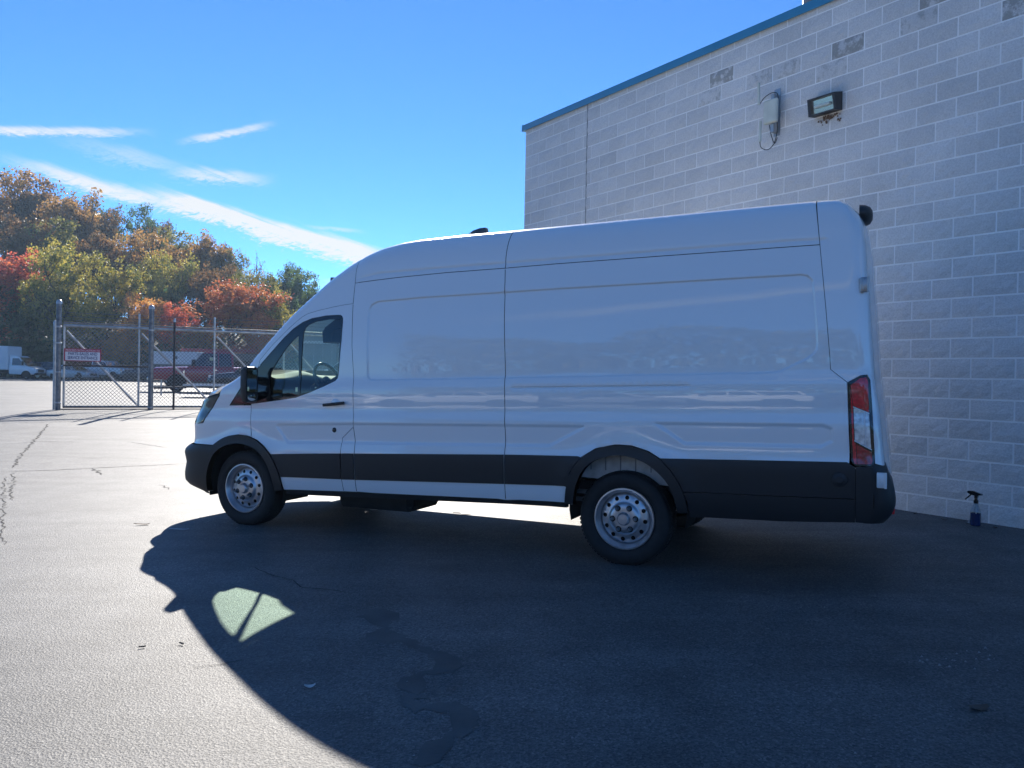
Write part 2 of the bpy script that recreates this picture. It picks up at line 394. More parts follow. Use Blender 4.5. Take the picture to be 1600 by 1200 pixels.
for r in range(-5, 25):
    cols = [(c, 1) for c in range(-19, 9)] if r % 2 == 0 else [(-19, .5)]+[(c-.5, 1) for c in range(-18, 9)]
    for c, wd in cols:
        z1 = ZR0-r*BH; ctr = WO+WD*((c+wd/2)*BW); p = Vector((ctr.x, ctr.y, z1-BH/2)); x, y = proj(p)
        e0, e1 = WO+WD*(c*BW), WO+WD*((c+wd)*BW)
        vis = -25 < x < 1630 and -15 < y < 1200 and not inpoly(x, y, VANPOLY) and r >= -4
        a = abs(proj(Vector((e1.x,e1.y,p.z)))[0]-proj(Vector((e0.x,e0.y,p.z)))[0])/p.y if (inv @ p).z < -1 else 0
        cand.append((-(a if vis else 0), r, c, wd))
cand.sort(key=lambda t: (t[0], t[1], t[2]))
rest = MB()
for k, (a, r, c, wd) in enumerate(cand):
    fam = 0 if wd == 1 else 1; i = random.randrange(len(vmesh[fam])); z0 = ZR0-(r+1)*BH
    worn = WORN.get((math.floor(c+.01), r), 0)
    if k < 300 and a < 0:
        o = bpy.data.objects.new('block', vmesh[fam][i]); COL.objects.link(o); o.parent = bld; o.location = (c*BW, 0, z0)
        if worn: o.material_slots[0].link = 'OBJECT'; o.material_slots[0].material = M['blockworn' if worn == 1 else 'blockfaint']
    else:
        V, F = variants[fam][i]; rest.add([(x+c*BW, y, z+z0) for x, y, z in V], F)
o = mesh_obj('blocks', rest.v, rest.f, M['block'], bld); o['kind'] = 'stuff'
MB().box(-14.762*BW, -14.744*BW, -.014, .004, -.2, ZR0+4.4*BH).build('control_joint', M['caulk'], bld)
cp = MB()
cp.prism([(-.05,ZR0+4.33*BH),(-.045,ZR0+4.85*BH),(.35,ZR0+4.9*BH),(.35,ZR0+4.8*BH),(-.03,ZR0+4.75*BH),(-.03,ZR0+4.33*BH)], -19*BW-.06, 9*BW, 'x')
cp.build('coping', M['coping'], bld)
MB().box(-19*BW-.05, -19*BW-.01, -.05, 9, ZR0+4.33*BH, ZR0+4.87*BH).build('coping', M['coping'], bld)
MB().box(-19*BW, 9*BW, .36, 9, ZR0+4.9*BH+.002, ZR0+4.95*BH).build('roof', mat('roof_membrane', (.25,.25,.25), .9), bld)
# roof unit peeking over the edge
ru = empty("roof_vent")
def wl(c, out, z):
    p = WO+WD*(c*BW)-WN*out; return Vector((p.x, p.y, z))
RZ = WTH-math.pi/2
ru.location = wl(-5.2, -.30, ZR0+4.96*BH); ru.rotation_euler = (0,0,RZ)
tag(ru, 'dark rooftop vent just showing above the blue roof edge', 'vent')
MB().lathe([(.0,.0),(.11,.0),(.11,.30)], 20, 'z').build('pipe', M['galvdark'], ru, angle=40)
MB().lathe([(.11,.28),(.24,.30),(.24,.36),(.10,.46),(0,.48)], 20, 'z').build('cap', M['rust'], ru, angle=40)

# flood light on the wall
fl = empty('wall_light', wl(-4.05, 0, ZR0-1.5*BH), RZ, 'dark bronze rectangular floodlight mounted high on the block wall', 'light'); fl.scale = (.76,.8,.76)
hb = MB()   # wall-pack: tapered box, face tilted down
def wp(x, y, z): return (x, y, z)
Wd = .235
back = [(-Wd,-.012,-.13),(Wd,-.012,-.13),(Wd,-.012,.15),(-Wd,-.012,.15)]
fro = [(-Wd*1.0,-.16,-.15),(Wd*1.0,-.16,-.15),(Wd*.97,-.21,.10),(-Wd*.97,-.21,.10)]
hb.add(back+fro, [(0,1,2,3),(0,4,5,1),(1,5,6,2),(2,6,7,3),(3,7,4,0)])
inn = [(fx*.83, fy+.0, fz) for fx, fy, fz in fro]
def lerp(a, b, t): return tuple(a[i]+(b[i]-a[i])*t for i in range(3))
cen = tuple(sum(p[i] for p in fro)/4 for i in range(3))
inn = [lerp(p, cen, .16) for p in fro]; dp = [(p[0]*.93, p[1]+.05, p[2]) for p in inn]
hb.add(fro+inn+dp, [(0,1,5,4),(1,2,6,5),(2,3,7,6),(3,0,4,7),(4,5,9,8),(5,6,10,9),(6,7,11,10),(7,4,8,11)])
hb.build('housing', mat('bronze_housing', (.035,.035,.04), .45, metal=.2), fl)
rf = MB(); rf.add([(p[0],p[1]+.002,p[2]) for p in dp], [(0,1,2,3)]); rf.build('reflector', mat('lamp_reflector', (.7,.72,.75), .18, metal=1), fl)
MB().tube([(-.13,cen[1]+.03,cen[2]),(.13,cen[1]+.03,cen[2])], .024, 10).build('lamp_tube', mat('lamp_tube_white', (.75,.78,.82), .25), fl)
gm = MB(); gm.add(inn, [(0,1,2,3)]); gm.build('lens', M['glassclear'], fl)
# bird nest remains and bare patch under the lamp
ns = MB(); r_ = random.Random(3)
for i in range(46):
    x, z = r_.gauss(.02,.09), -.15-abs(r_.gauss(0,.05)); s = r_.uniform(.008,.022)
    ns.add([(x-s,-.012,z-s*.5),(x+s,-.012,z-s*.3),(x+s*.6,-.02-r_.random()*.015,z+s),(x-s*.8,-.014,z+s)], [(0,1,2,3)])
o = ns.build('mud_nest', mat('dried_mud', (.16,.11,.08), .95, var=(40,.4)), None); o.location = fl.location; o.rotation_euler = (0,0,RZ); o.scale = (.8,1,.8)
tag(o, 'broken mud nest crumbs stuck to the wall under the floodlight', 'nest', kind='stuff')

# radio unit
M['offwhite'] = mat('aged_white_plastic', (.62,.64,.55), .5, var=(6,.1))
an = empty('wall_antenna', wl(-5.78, 0, ZR0-1.05*BH), RZ, 'off-white wall mounted radio unit with two rod antennas and looped cables', 'antenna'); an.scale = (.80,.8,.84)
MB().box(-.125,.125,-.20,-.135,-.17,.17,.02).build('radio_box', M['offwhite'], an)
MB().box(-.03,.03,-.135,-.012,-.29,.26).build('mounting_bracket', M['galv'], an)
MB().box(-.055,.055,-.018,-.003,-.33,.36).build('wall_plate', M['galv'], an)
MB().tube([(-.16,-.25,.13),(-.165,-.26,.44)], .022, 10).build('rod_antenna', M['offwhite'], an, angle=50)
MB().tube([(-.15,-.22,-.12),(-.15,-.22,-.42)], .022, 10).build('rod_antenna', M['offwhite'], an, angle=50)
for k, pts in enumerate([[(-.15,-.22,-.42),(-.14,-.20,-.50),(-.06,-.15,-.54),(.03,-.12,-.47),(.08,-.11,-.30),(.09,-.13,-.17)],
                         [(-.15,-.24,.13),(-.10,-.2,.22),(0,-.16,.27),(.08,-.13,.25),(.11,-.14,.15)], [(-.06,-.12,-.17),(-.03,-.1,-.34),(.03,-.1,-.46),(.07,-.09,-.38)]]):
    P_ = []
    for i in range(len(pts)-1):
        for t in (0,.25,.5,.75):
            p0, p1, p2, p3 = [Vector(pts[max(0,min(len(pts)-1,i+q))]) for q in (-1,0,1,2)]
            P_.append(.5*((2*p1)+(p2-p0)*t+(2*p0-5*p1+4*p2-p3)*t*t+(3*p1-p0-3*p2+p3)*t**3))
    P_.append(Vector(pts[-1])); MB().tube(P_, .0065, 6).build('cable', M['blackgloss'], an, angle=60)

# spray bottle at the wall foot
sp_p = ground_at(1524, 821); sb = empty('spray_bottle', sp_p, RZ+R(10), 'clear trigger spray bottle with blue lower half standing at the wall foot', 'bottle')
MB().lathe([(.0,.0),(.040,.0),(.046,.006),(.046,.115),(.046,.118)], 24, 'z').build('blue_fluid', mat('blue_cleaner', (.006,.022,.10), .2, coat=.6), sb, angle=40)
MB().lathe([(.046,.118),(.046,.135),(.036,.165),(.020,.205),(.0165,.215)], 24, 'z').build('bottle_shoulder', glass_mat('clear_plastic', (.72,.8,.85), .12), sb, angle=50)
MB().lathe([(0,.210),(.021,.212),(.021,.242),(.014,.245),(.013,.26),(0,.26)], 20, 'z').build('collar', M['blackgloss'], sb, angle=40)
tg = MB(); tg.prism([(-.075,.315),(-.07,.327),(-.02,.330),(.05,.305),(.056,.296),(.02,.29),(.014,.262),(-.012,.262),(-.012,.286),(-.04,.292),(-.07,.305)], -.016, .016, 'y')
tg.build('spray_head', M['blackgloss'], sb)
tt = MB(); tt.prism([(-.048,.295),(-.036,.292),(-.062,.262),(-.090,.236),(-.096,.243),(-.068,.275)], -.007, .007, 'y'); tt.build('trigger', M['blackgloss'], sb)
MB().tube([(.0,.0,.215),(.004,.0,.10)], .004, 6).build('dip_tube', M['offwhite'], sb)
# ------------------------------------------------------------------ sliding gate, posts, sign
GA = Vector((-12.55, 22.0)); GD = Vector((.891,.454)).normalized(); GRZ = math.atan2(GD.y, GD.x); GZ = .297
def gp(u, off, z): # off > 0 : towards the camera
    p = GA+GD*u+Vector((GD.y,-GD.x))*off; return Vector((p.x,p.y,GZ+z))
gate = empty('sliding_gate', gp(0,0,0), GRZ, 'long galvanised chain link sliding gate with diagonal braces and barbed wire', 'gate')
GL = 8.0
def bar(name, a, b, r, m=M['galv'], n=10, parent=gate): return MB().tube([a, b], r, n).build(name, m, parent, angle=50)
bar('top_rail', (0,0,2.36), (GL,0,2.36), .042)
bar('top_track', (0,.05,2.44), (GL,.05,2.44), .022, M['galvdark'])
bar('bottom_rail', (0,0,.08), (GL,0,.08), .035, M['galvdark'])
bar('middle_rail', (0,-.03,1.24), (2.25,-.03,1.24), .022, M['rust'])
bar('ground_track', (-.1,.02,-.0), (GL,.02,-.0), .03, M['rust'])
UP = [0.02, 1.91, 3.97, 6.02, 7.98]
for u in UP: bar('upright', (u,0,.08), (u,0,2.36 if u == .02 else 2.78), .030 if u else .025)
for a, b in ((0,1),(1,2),(2,3),(3,4)): bar('brace', (UP[a]+.06,-.01,2.2), (UP[b]-.04,-.01,.14), .030)
for z in (2.52,2.63,2.74): bar('barbed_wire', (UP[0],0,z-.02), (GL,0,z), .006, M['galvdark'], 5)
bb = MB(); r_ = random.Random(5)
for z in (2.52,2.63,2.74):
    u = .1
    while u < GL:
        for k in range(2):
            a = r_.random()*6.28; d = Vector((.15*math.cos(a), math.sin(a), math.cos(a))).normalized()*.03
            bb.tube([Vector((u,0,z-.01))-d, Vector((u,0,z-.01))+d], .003, 3)
        u += .15
bb.build('barbs', M['galvdark'], gate)['kind'] = 'stuff'
# chain link: two families of diagonal wires
ml = MB(); z0, z1, sp = .10, 2.34, .105; h = z1-z0; u = -h
while u < GL:
    for sgn in (1,-1):
        a0, a1 = max(0,u), min(GL,u+h)
        if a1-a0 < .05: continue
        if sgn > 0: p, q = (a0, z0+(a0-u)), (a1, z0+(a1-u))
        else: p, q = (a0, z1-(a0-u)), (a1, z1-(a1-u))
        ml.tube([(p[0], .004*sgn, p[1]), (q[0], .004*sgn, q[1])], .0048, 4, cap=False)
    u += sp
ml.build('chain_link_mesh', M['wire'], gate)['kind'] = 'stuff'
for q in range(40):
    pass
def post(name, px, off, top, r, m, label, extra=None):
    o = empty(name, gp(px, off, -.05), GRZ, label, 'post')
    MB().tube([(0,0,0),(0,0,top+.03)], r, 14).build('pole', m, o, angle=50)
    MB().lathe([(r*1.12,top+.0),(r*1.15,top+.06),(r*.7,top+.11),(0,top+.12)], 14, 'z').build('cap', M['galv'], o, angle=50)
    return o
p1 = post('gate_post', -.10, .28, 2.98, .066, M['galvdark'], 'tall thick steel gate post at the left end of the sliding gate')
p2 = post('gate_post', 2.22, .28, 2.96, .070, M['galvdark'], 'tall thick steel gate post in the middle of the sliding gate')
for p, zs in ((p1, (.25,1.1,1.9,2.35)), (p2, (.12,2.35))):
    for z in zs: MB().lathe([(.071,z-.025),(.077,z-.02),(.077,z+.02),(.071,z+.025)], 14, 'z').build('band', M['galv'], p, angle=50)
p3 = post('fence_post', -.20, .02, 2.42, .045, M['galv'], 'slim galvanised post tied beside the thick left gate post')
p4 = post('guide_post', 2.84, .22, 2.62, .030, M['rust'], 'thin dark rusty upright just right of the middle gate post')
p5 = post('fence_post', 6.7, -6.0, 1.95, .05, M['galv'], 'short pale fence post standing beyond the gate near the van windshield')
sg = empty('caution_sign', gp(.48, .07, 1.54), GRZ, 'red and white sign reading parts-sales and service entrance on the gate', 'sign')
sg['label'] = 'red-bordered white caution sign for the parts-sales and service entrance on the gate'
MB().box(-.46,.46,.0,.012,-.175,.175).build('panel', M['signred'], sg)
MB().box(-.43,.43,-.004,-.001,-.155,.085).build('white_field', M['signwhite'], sg)
def text(s, size, m, parent, loc, name='lettering', width=None, ext=.001):
    cu = bpy.data.curves.new(name, 'FONT'); cu.body = s; cu.size = size; cu.align_x = 'CENTER'; cu.align_y = 'CENTER'; cu.extrude = ext; cu.offset = size*.016
    t = bpy.data.objects.new(name, cu); COL.objects.link(t); bpy.context.view_layer.update()
    me = bpy.data.meshes.new_from_object(t); bpy.data.objects.remove(t); me.materials.clear(); me.materials.append(m)
    xs = [v.co.x for v in me.vertices]; k = width/(max(xs)-min(xs)) if width else 1
    for v in me.vertices: v.co = Vector((v.co.x*k, -v.co.z, v.co.y))
    o = bpy.data.objects.new(name, me); COL.objects.link(o); o.parent = parent; o.location = loc; return o
text('PROCEED WITH CAUTION TO', .075, M['signpink'], sg, (0,-.004,.125), width=.84)
text('PARTS\u2013SALES AND', .115, M['signtext'], sg, (0,-.0075,.028), width=.72)
text('SERVICE ENTRANCE', .115, M['signtext'], sg, (0,-.0075,-.085), width=.74)
# ------------------------------------------------------------------ the delivery van
# local axes: x rearwards from the front axle, y = -v (v towards the photographer), z up from the ground
_sl = [(.25,.45),(.36,.40),(.47,.22),(.55,.10),(.73,.05),(.77,-.06),(.815,-.20),(.86,-.07),(.91,.05),(1.01,.045),(1.05,-.06),(1.10,-.22),(1.14,-.10),(1.175,.05),(1.22,.01),(1.33,-.03),(1.375,-.26),(1.42,-.09),(1.455,-.012),(1.52,-.006),(1.60,-.025),(1.72,-.055),(1.85,-.085),(2.0,-.115),(2.2,-.14),(2.8,-.16)]
_bz = np.arange(.1, 2.95, .005); _bs = np.interp(_bz, [a for a,b in _sl], [b for a,b in _sl])
_bs = np.convolve(np.pad(_bs, 6, mode='edge'), np.ones(13)/13, 'valid'); _B = np.cumsum(_bs)*.005; _B = _B-_B[150]+1.03
def tab(t): 
    a = np.array(t, float); return lambda x: np.interp(x, a[:,0], a[:,1])
E_ = tab([(-.80,1.05),(-.70,1.12),(-.575,1.203),(-.529,1.242),(-.43,1.281),(-.298,1.327),(-.165,1.39),(.003,1.49),(.087,1.591),(.333,1.828),(.541,2.024),(.754,2.189),(.921,2.317),(1.138,2.455),(1.304,2.534),(1.453,2.584),(1.635,2.618),(1.832,2.634),(2.229,2.644),(2.666,2.648),(3.747,2.663),(4.884,2.681),(5.10,2.683),(5.2,2.680),(5.26,2.668),(5.31,2.635),(5.35,2.57)])
_eu = np.linspace(-.8, 5.35, 1231); _ez = E_(_eu); _ez = np.convolve(np.pad(_ez, 8, mode='edge'), np.ones(17)/17, 'valid'); E_ = lambda u: np.interp(u, _eu, _ez)
RR = tab([(-.6,.14),(-.1,.13),(.1,.11),(1.0,.12),(1.7,.14),(5.4,.14)]); DD = tab([(-.6,.07),(0,.08),(.1,.09),(1.0,.12),(1.7,.22),(5.4,.22)])
UR = tab([(.3,5.56),(.85,5.53),(1.17,5.50),(1.43,5.465),(1.97,5.43),(2.14,5.415),(2.31,5.405),(2.48,5.385),(2.57,5.36),(2.65,5.32),(2.75,5.25)])
LN = tab([(.26,.36),(.29,.44),(.31,.55),(.335,.66),(.38,.73),(.45,.72),(.57,.67),(.66,.70),(.70,.68),(.735,.62),(.76,.55),(.95,.55),(1.06,.47),(1.2,.37),(1.3,.30),(1.6,.2)])
NU0, NP, RC = -.30, 3.5, .10
RECESS = [  # (polygon, depth, edge width): pressed panels of the body side
 ([(1.432,1.40),(1.42,1.369+.06),(1.408,1.752),(1.404,1.95),(1.411,2.02),(1.435,2.062),(1.502,2.089),(1.955,2.107),(2.723,2.119),(3.195,2.128),(4.924,2.146),(5.0,2.147),(5.045,2.135),(5.077,2.10),(5.09,2.0),(5.105,1.817),(5.115,1.66),(5.108,1.61),(5.085,1.58),(5.043,1.549),(4.933,1.492),(4.87,1.462),(4.80,1.45),(4.739,1.448),(3.85,1.432),(2.801,1.408),(1.6,1.385),(1.46,1.385)], .011, .016),
 ([(.56,.80),(3.16,.872),(3.44,1.02),(3.46,1.055),(3.40,1.062),(1.3,1.02),(.45,.99),(.42,.96)], .010, .03),
 ([(3.97,1.085),(4.21,.93),(5.14,.945),(5.22,.99),(5.22,1.09),(5.15,1.118),(4.0,1.10)], .011, .03),
]
RECESS = [(np.array(p), d, w) for p, d, w in RECESS]
def pdist(U, Z, poly):
    """signed distance (positive inside) of points to polygon"""
    d = np.full(U.shape, 1e9); ins = np.zeros(U.shape, bool); n = len(poly)
    for i in range(n):
        (ax, ay), (bx, by) = poly[i], poly[(i+1)%n]; ex, ey = bx-ax, by-ay; L2 = ex*ex+ey*ey+1e-12
        t = np.clip(((U-ax)*ex+(Z-ay)*ey)/L2, 0, 1); d = np.minimum(d, np.hypot(U-ax-t*ex, Z-ay-t*ey))
        c = (ay > Z) != (by > Z)
        with np.errstate(divide='ignore', invalid='ignore'): xi = (bx-ax)*(Z-ay)/(by-ay if by != ay else 1e-9)+ax
        ins ^= c & (U < xi)
    return np.where(ins, d, -d)
CREASE = tab([(1.259,2.295),(1.493,2.330),(2.012,2.341),(3.18,2.355),(4.906,2.379),(5.174,2.374)])
def half(U, Z):
    U = np.asarray(U, float); Z = np.asarray(Z, float)
    v = np.interp(Z-.018*(U-2.2), _bz, _B)
    for cu, cz, r0 in ((.02,.37,.50),(3.76,.40,.53)):
        r = np.hypot(U-cu, Z-cz); v = v+.014*np.clip(1-(r-r0)/.14, 0, 1)**2
    for p, d, wd in RECESS:
        s = np.clip(pdist(U, Z, p)/wd, 0, 1); v = v-d*s*s*(3-2*s)
    cz = Z-CREASE(U); g = np.exp(-(cz/.012)**2)*np.clip((U-1.2)/.3,0,1)*np.clip((5.18-U)/.05,0,1); v = v-.008*g      # roof gutter
    rb = np.exp(-((Z-1.337-.0185*(U-2.834))/.006)**2)*np.clip((U-2.81)/.03,0,1)*np.clip((4.25-U)/.03,0,1); v = v-.012*rb
    t = (E_(U)-Z)/DD(U); a = np.clip(1-t, 0, 1); v = v-RR(U)*(1-np.sqrt(np.clip(1-a*a, 0, 1)))
    s = np.clip((NU0-U)/LN(Z), 0, .9995); v = v*(1-s**NP)**(1/NP)
    a = np.clip((U-(UR(Z)-RC))/RC, 0, 1); v = v-RC*(1-np.sqrt(1-a*a))
    return v
van = empty('delivery_van', (ORG.x, ORG.y, .004), 0, 'white high-roof extended cargo van with black lower cladding parked in the foreground', 'van')
van.rotation_mode = 'QUATERNION'
van.rotation_quaternion = (Matrix.Rotation(math.atan2(AX.y, AX.x), 3, 'Z') @ Matrix.Rotation(-.0144, 3, 'Y')).to_quaternion()

def densify(loop, step):
    out = []
    for i in range(len(loop)):
        a, b = np.array(loop[i]), np.array(loop[(i+1)%len(loop)]); n = max(1, int(np.hypot(*(b-a))/step+.5))
        for k in range(n): out.append(tuple(a+(b-a)*k/n))
    return out
def cdt_fill(loops, gu, gz, extra=None, margin=.008, step=.03):
    """triangulate outer loop minus holes with interior grid points"""
    dl = [densify(l, step) for l in loops]; pts = []; edges = []
    for l in dl:
        b = len(pts); pts += l; edges += [(b+i, b+(i+1)%len(l)) for i in range(len(l))]
    nb = len(pts); o = np.array(loops[0]); lo, hi = o.min(0), o.max(0)
    U, Z = np.meshgrid(np.arange(lo[0]+gu/2, hi[0], gu), np.arange(lo[1]+gz/2, hi[1], gz)); U = U.ravel(); Z = Z.ravel()
    if extra is not None and len(extra): ex = np.array(extra); U = np.r_[U, ex[:,0]]; Z = np.r_[Z, ex[:,1]]
    d = pdist(U, Z, loops[0]); ok = d > margin
    for h in loops[1:]: ok &= pdist(U, Z, h) < -margin
    pts += list(zip(U[ok], Z[ok]))
    r = delaunay_2d_cdt([Vector(p) for p in pts], edges, [], 0, 1e-5)
    V = np.array([tuple(p) for p in r[0]]); F = np.array(r[2])
    C = V[F].mean(1); k = pdist(C[:,0], C[:,1], loops[0]) > 0
    for h in loops[1:]: k &= pdist(C[:,0], C[:,1], h) < 0
    return V, F[k], dl
EXTRA = []
for p, d, wd in RECESS:
    for q in densify([tuple(x) for x in p], .02):
        pass
    c = p
    n = len(c)
    for i in range(n):
        a, b = c[i], c[(i+1)%n]; e = b-a; ln_ = np.hypot(*e); m = max(1, int(ln_/.016)); nn = np.array([-e[1], e[0]])/ln_
        for k in range(m):
            q = a+e*k/m
            for off in (-.12*wd, .12*wd, .35*wd, .62*wd, .9*wd, 1.2*wd): 
                for sg_ in (1,-1): EXTRA.append(q+nn*off*sg_)
for u in np.arange(1.2, 5.25, .02):
    for o_ in (-.02,-.012,-.006,0,.006,.012,.02): EXTRA.append((u, CREASE(u)+o_))
for u in np.arange(2.8, 4.27, .02):
    for o_ in (-.012,-.006,0,.006,.012): EXTRA.append((u, 1.337+.0185*(u-2.834)+o_))
for u in np.arange(-.6, 5.36, .04):
    for t in (.0015,.006,.015,.03,.055,.09,.14,.2,.3,.42,.56,.72,.9): EXTRA.append((u, E_(u)-DD(u)*t))
for z in np.arange(.5, 2.66, .04):
    for a in (.1,.3,.5,.65,.78,.88,.95,.985,.999): EXTRA.append((UR(z)-RC+RC*a, z))
EXTRA = np.array(EXTRA)
def side_normal(U, Z, side):
    e = .0015; hu = (half(U+e,Z)-half(U-e,Z))/(2*e); hz = (half(U,Z+e)-half(U,Z-e))/(2*e)
    n = np.stack([-hu, -side*np.ones_like(hu), -hz], -1)       # v outwards; y = -side*v
    return n/np.linalg.norm(n, axis=1)[:,None]
def skin(name, loops, m, parent, side=1, off=0, gu=.06, gz=.03, flange=.014, extra=True, step=.03):
    loops = [[tuple(map(float, p)) for p in l] for l in loops]
    V, F, dl = cdt_fill(loops, gu, gz, EXTRA if extra else None, step=step)
    h = half(V[:,0], V[:,1])+off; X = np.stack([V[:,0], -side*h, V[:,1]], -1); Nn = side_normal(V[:,0], V[:,1], side)
    verts = list(map(tuple, X)); norms = list(map(tuple, Nn)); faces = []
    a, b, c = V[F[:,0]], V[F[:,1]], V[F[:,2]]
    ccw = ((b-a)[:,0]*(c-a)[:,1]-(b-a)[:,1]*(c-a)[:,0]) > 0
    for f, k in zip(F, ccw):
        f = tuple(int(i) for i in f); faces.append(f if k == (side > 0) else f[::-1])
    if flange > 0:
        for l in dl:
            L_ = np.array(l); hh = half(L_[:,0], L_[:,1]); b0 = len(verts); n = len(l); N2 = side_normal(L_[:,0], L_[:,1], side)
            for p, q, nn_ in zip(l, hh, N2):
                verts.append((p[0], -side*(q+off), p[1])); verts.append((p[0], -side*(q+off-flange), p[1])); 
            for i in range(n):
                t = np.array(l[(i+1)%n])-np.array(l[i-1]); t = t/(np.hypot(*t)+1e-9)
                for _ in range(2): norms.append((t[1], 0, -t[0]))
            for i in range(n): j = (i+1)%n; faces.append((b0+2*i, b0+2*j, b0+2*j+1, b0+2*i+1))
    return mesh_obj(name, verts, faces, m, parent, True, norms)
def off_loop(l, d):
    """shrink a counter-clockwise or clockwise polygon by d"""
    p = np.array(l, float); n = len(p); A = .5*sum(p[i][0]*p[(i+1)%n][1]-p[(i+1)%n][0]*p[i][1] for i in range(n)); s = 1 if A > 0 else -1; out = []
    for i in range(n):
        e0 = p[i]-p[i-1]; e1 = p[(i+1)%n]-p[i]; e0 = e0/(np.hypot(*e0)+1e-9); e1 = e1/(np.hypot(*e1)+1e-9)
        n0 = np.array([-e0[1],e0[0]])*s; n1 = np.array([-e1[1],e1[0]])*s; b = n0+n1; k = 1/max(.35, 1+n0@n1); out.append(tuple(p[i]+b*k*d))
    return out
GAP = .0028
top_edge = lambda u0, u1, n: [(u, float(E_(u))-.0002) for u in np.linspace(u0, u1, n)]
# ---- outlines in metres (u, z)
DOOR_TOP = [(1.240,2.072),(1.14,2.064),(1.038,2.051),(.859,2.022),(.742,1.996),(.690,1.972),(.62,1.926),(.534,1.862),(.356,1.715),(.209,1.572)]
DOOR_REAR = [(1.240,2.072),(1.256,1.697),(1.282,1.413),(1.290,1.131),(1.300,1.064),(1.295,.979),(1.175,.877),(1.170,.754),(1.172,.509),(1.180,.399)]
PILLAR = [(1.295,.979),(1.318,.823),(1.318,.518),(1.319,.405)]
WIN = [(1.109,1.975),(1.130,1.964),(1.142,1.945),(1.145,1.909),(1.141,1.745),(1.124,1.521),(1.118,1.445),(1.108,1.408),(1.084,1.384),(.972,1.336),(.813,1.278),(.652,1.228),(.477,1.204),(.263,1.178),(.09,1.159),(-.142,1.144),(-.017,1.301),(.137,1.452),(.235,1.547),(.362,1.663),(.486,1.778),(.590,1.861),(.695,1.920),(.801,1.953),(.961,1.973)]
GFRONT = [(.652,1.80),(.666,1.487),(.667,1.246),(.463,1.225),(.361,1.22),(.329,1.40),(.34,1.46),(.396,1.541),(.517,1.690),(.60,1.765)]
GMAIN = [(1.105,1.937),(1.120,1.925),(1.127,1.901),(1.121,1.728),(1.110,1.504),(1.104,1.455),(1.088,1.425),(.970,1.366),(.823,1.296),(.694,1.255),(.690,1.47),(.704,1.82),(.722,1.866),(.753,1.892),(.837,1.921),(.975,1.938)]
SLIDE = [(2.737,2.64),(2.722,2.401),(2.728,2.201),(2.735,1.912),(2.754,1.548),(2.761,1.38),(2.767,1.162),(2.776,.88),(2.772,.43)]
UPS = [(1.243,2.258),(1.45,2.272),(1.697,2.286),(2.171,2.303),(2.722,2.311),(3.182,2.321),(4.0,2.331),(4.907,2.340),(5.116,2.342)]
REARS = [(5.082,2.66),(5.116,2.342),(5.159,1.908),(5.189,1.557),(5.193,1.483),(5.299,1.395)]
TAIL = [(5.301,1.392),(5.376,1.439),(5.418,1.446),(5.436,1.412),(5.452,1.174),(5.468,.873),(5.452,.845),(5.351,.839),(5.325,.875)]
FA_OUT = [(-.47,.30),(-.455,.42),(-.42,.58),(-.36,.71),(-.324,.752),(-.237,.811),(-.135,.852),(-.016,.870),(.103,.862),(.22,.825),(.315,.768),(.389,.704),(.448,.610),(.491,.522),(.503,.431),(.510,.372)]
FA_IN = [(.415,.36),(.408,.45),(.385,.54),(.345,.625),(.285,.70),(.21,.75),(.121,.775),(.024,.786),(-.076,.782),(-.198,.748),(-.29,.684),(-.35,.60),(-.395,.50),(-.42,.40),(-.43,.30)]
RA_OUT = [(3.288,.44),(3.306,.571),(3.34,.691),(3.433,.814),(3.541,.882),(3.695,.917),(3.823,.914),(3.951,.878),(4.035,.831),(4.116,.754),(4.189,.645),(4.229,.534),(4.240,.44)]
RA_IN = [(4.165,.44),(4.15,.54),(4.107,.640),(4.045,.713),(3.952,.786),(3.847,.827),(3.74,.843),(3.632,.828),(3.522,.787),(3.44,.712),(3.386,.60),(3.362,.485),(3.358,.44)]
def chaikin(l, k=2):
    for _ in range(k): l = [l[0]]+[q for a, b in zip(l[:-1], l[1:]) for q in ((a[0]*.75+b[0]*.25, a[1]*.75+b[1]*.25), (a[0]*.25+b[0]*.75, a[1]*.25+b[1]*.75))]+[l[-1]]
    return l
FA_OUT, FA_IN, RA_OUT_S, RA_IN = chaikin(FA_OUT), chaikin(FA_IN), chaikin(RA_OUT), chaikin(RA_IN)
SEAM_LINES = [DOOR_TOP, DOOR_REAR, PILLAR, [(.122,1.153),(.130,.987),(.146,.867),(.161,.78)], [(1.243,2.46),(1.243,2.258),(1.242,2.07)], UPS, SLIDE, REARS, [(-.464,1.204),(-.295,1.237),(-.2,1.316)]]
ST = tab([(.389,.704),(1.204,.744),(2.779,.803),(3.34,.818),(4.035,.830),(4.781,.851),(5.4,.866)]); SB = tab([(.506,.493),(1.193,.509),(2.776,.564),(3.281,.580)]); SILL = tab([(.519,.377),(1.175,.396),(2.768,.437),(3.30,.449)])
def ln(f, u0, u1, n=6): return [(u, float(f(u))) for u in np.linspace(u0, u1, n)]
arch_f = [p for p in FA_OUT]; 
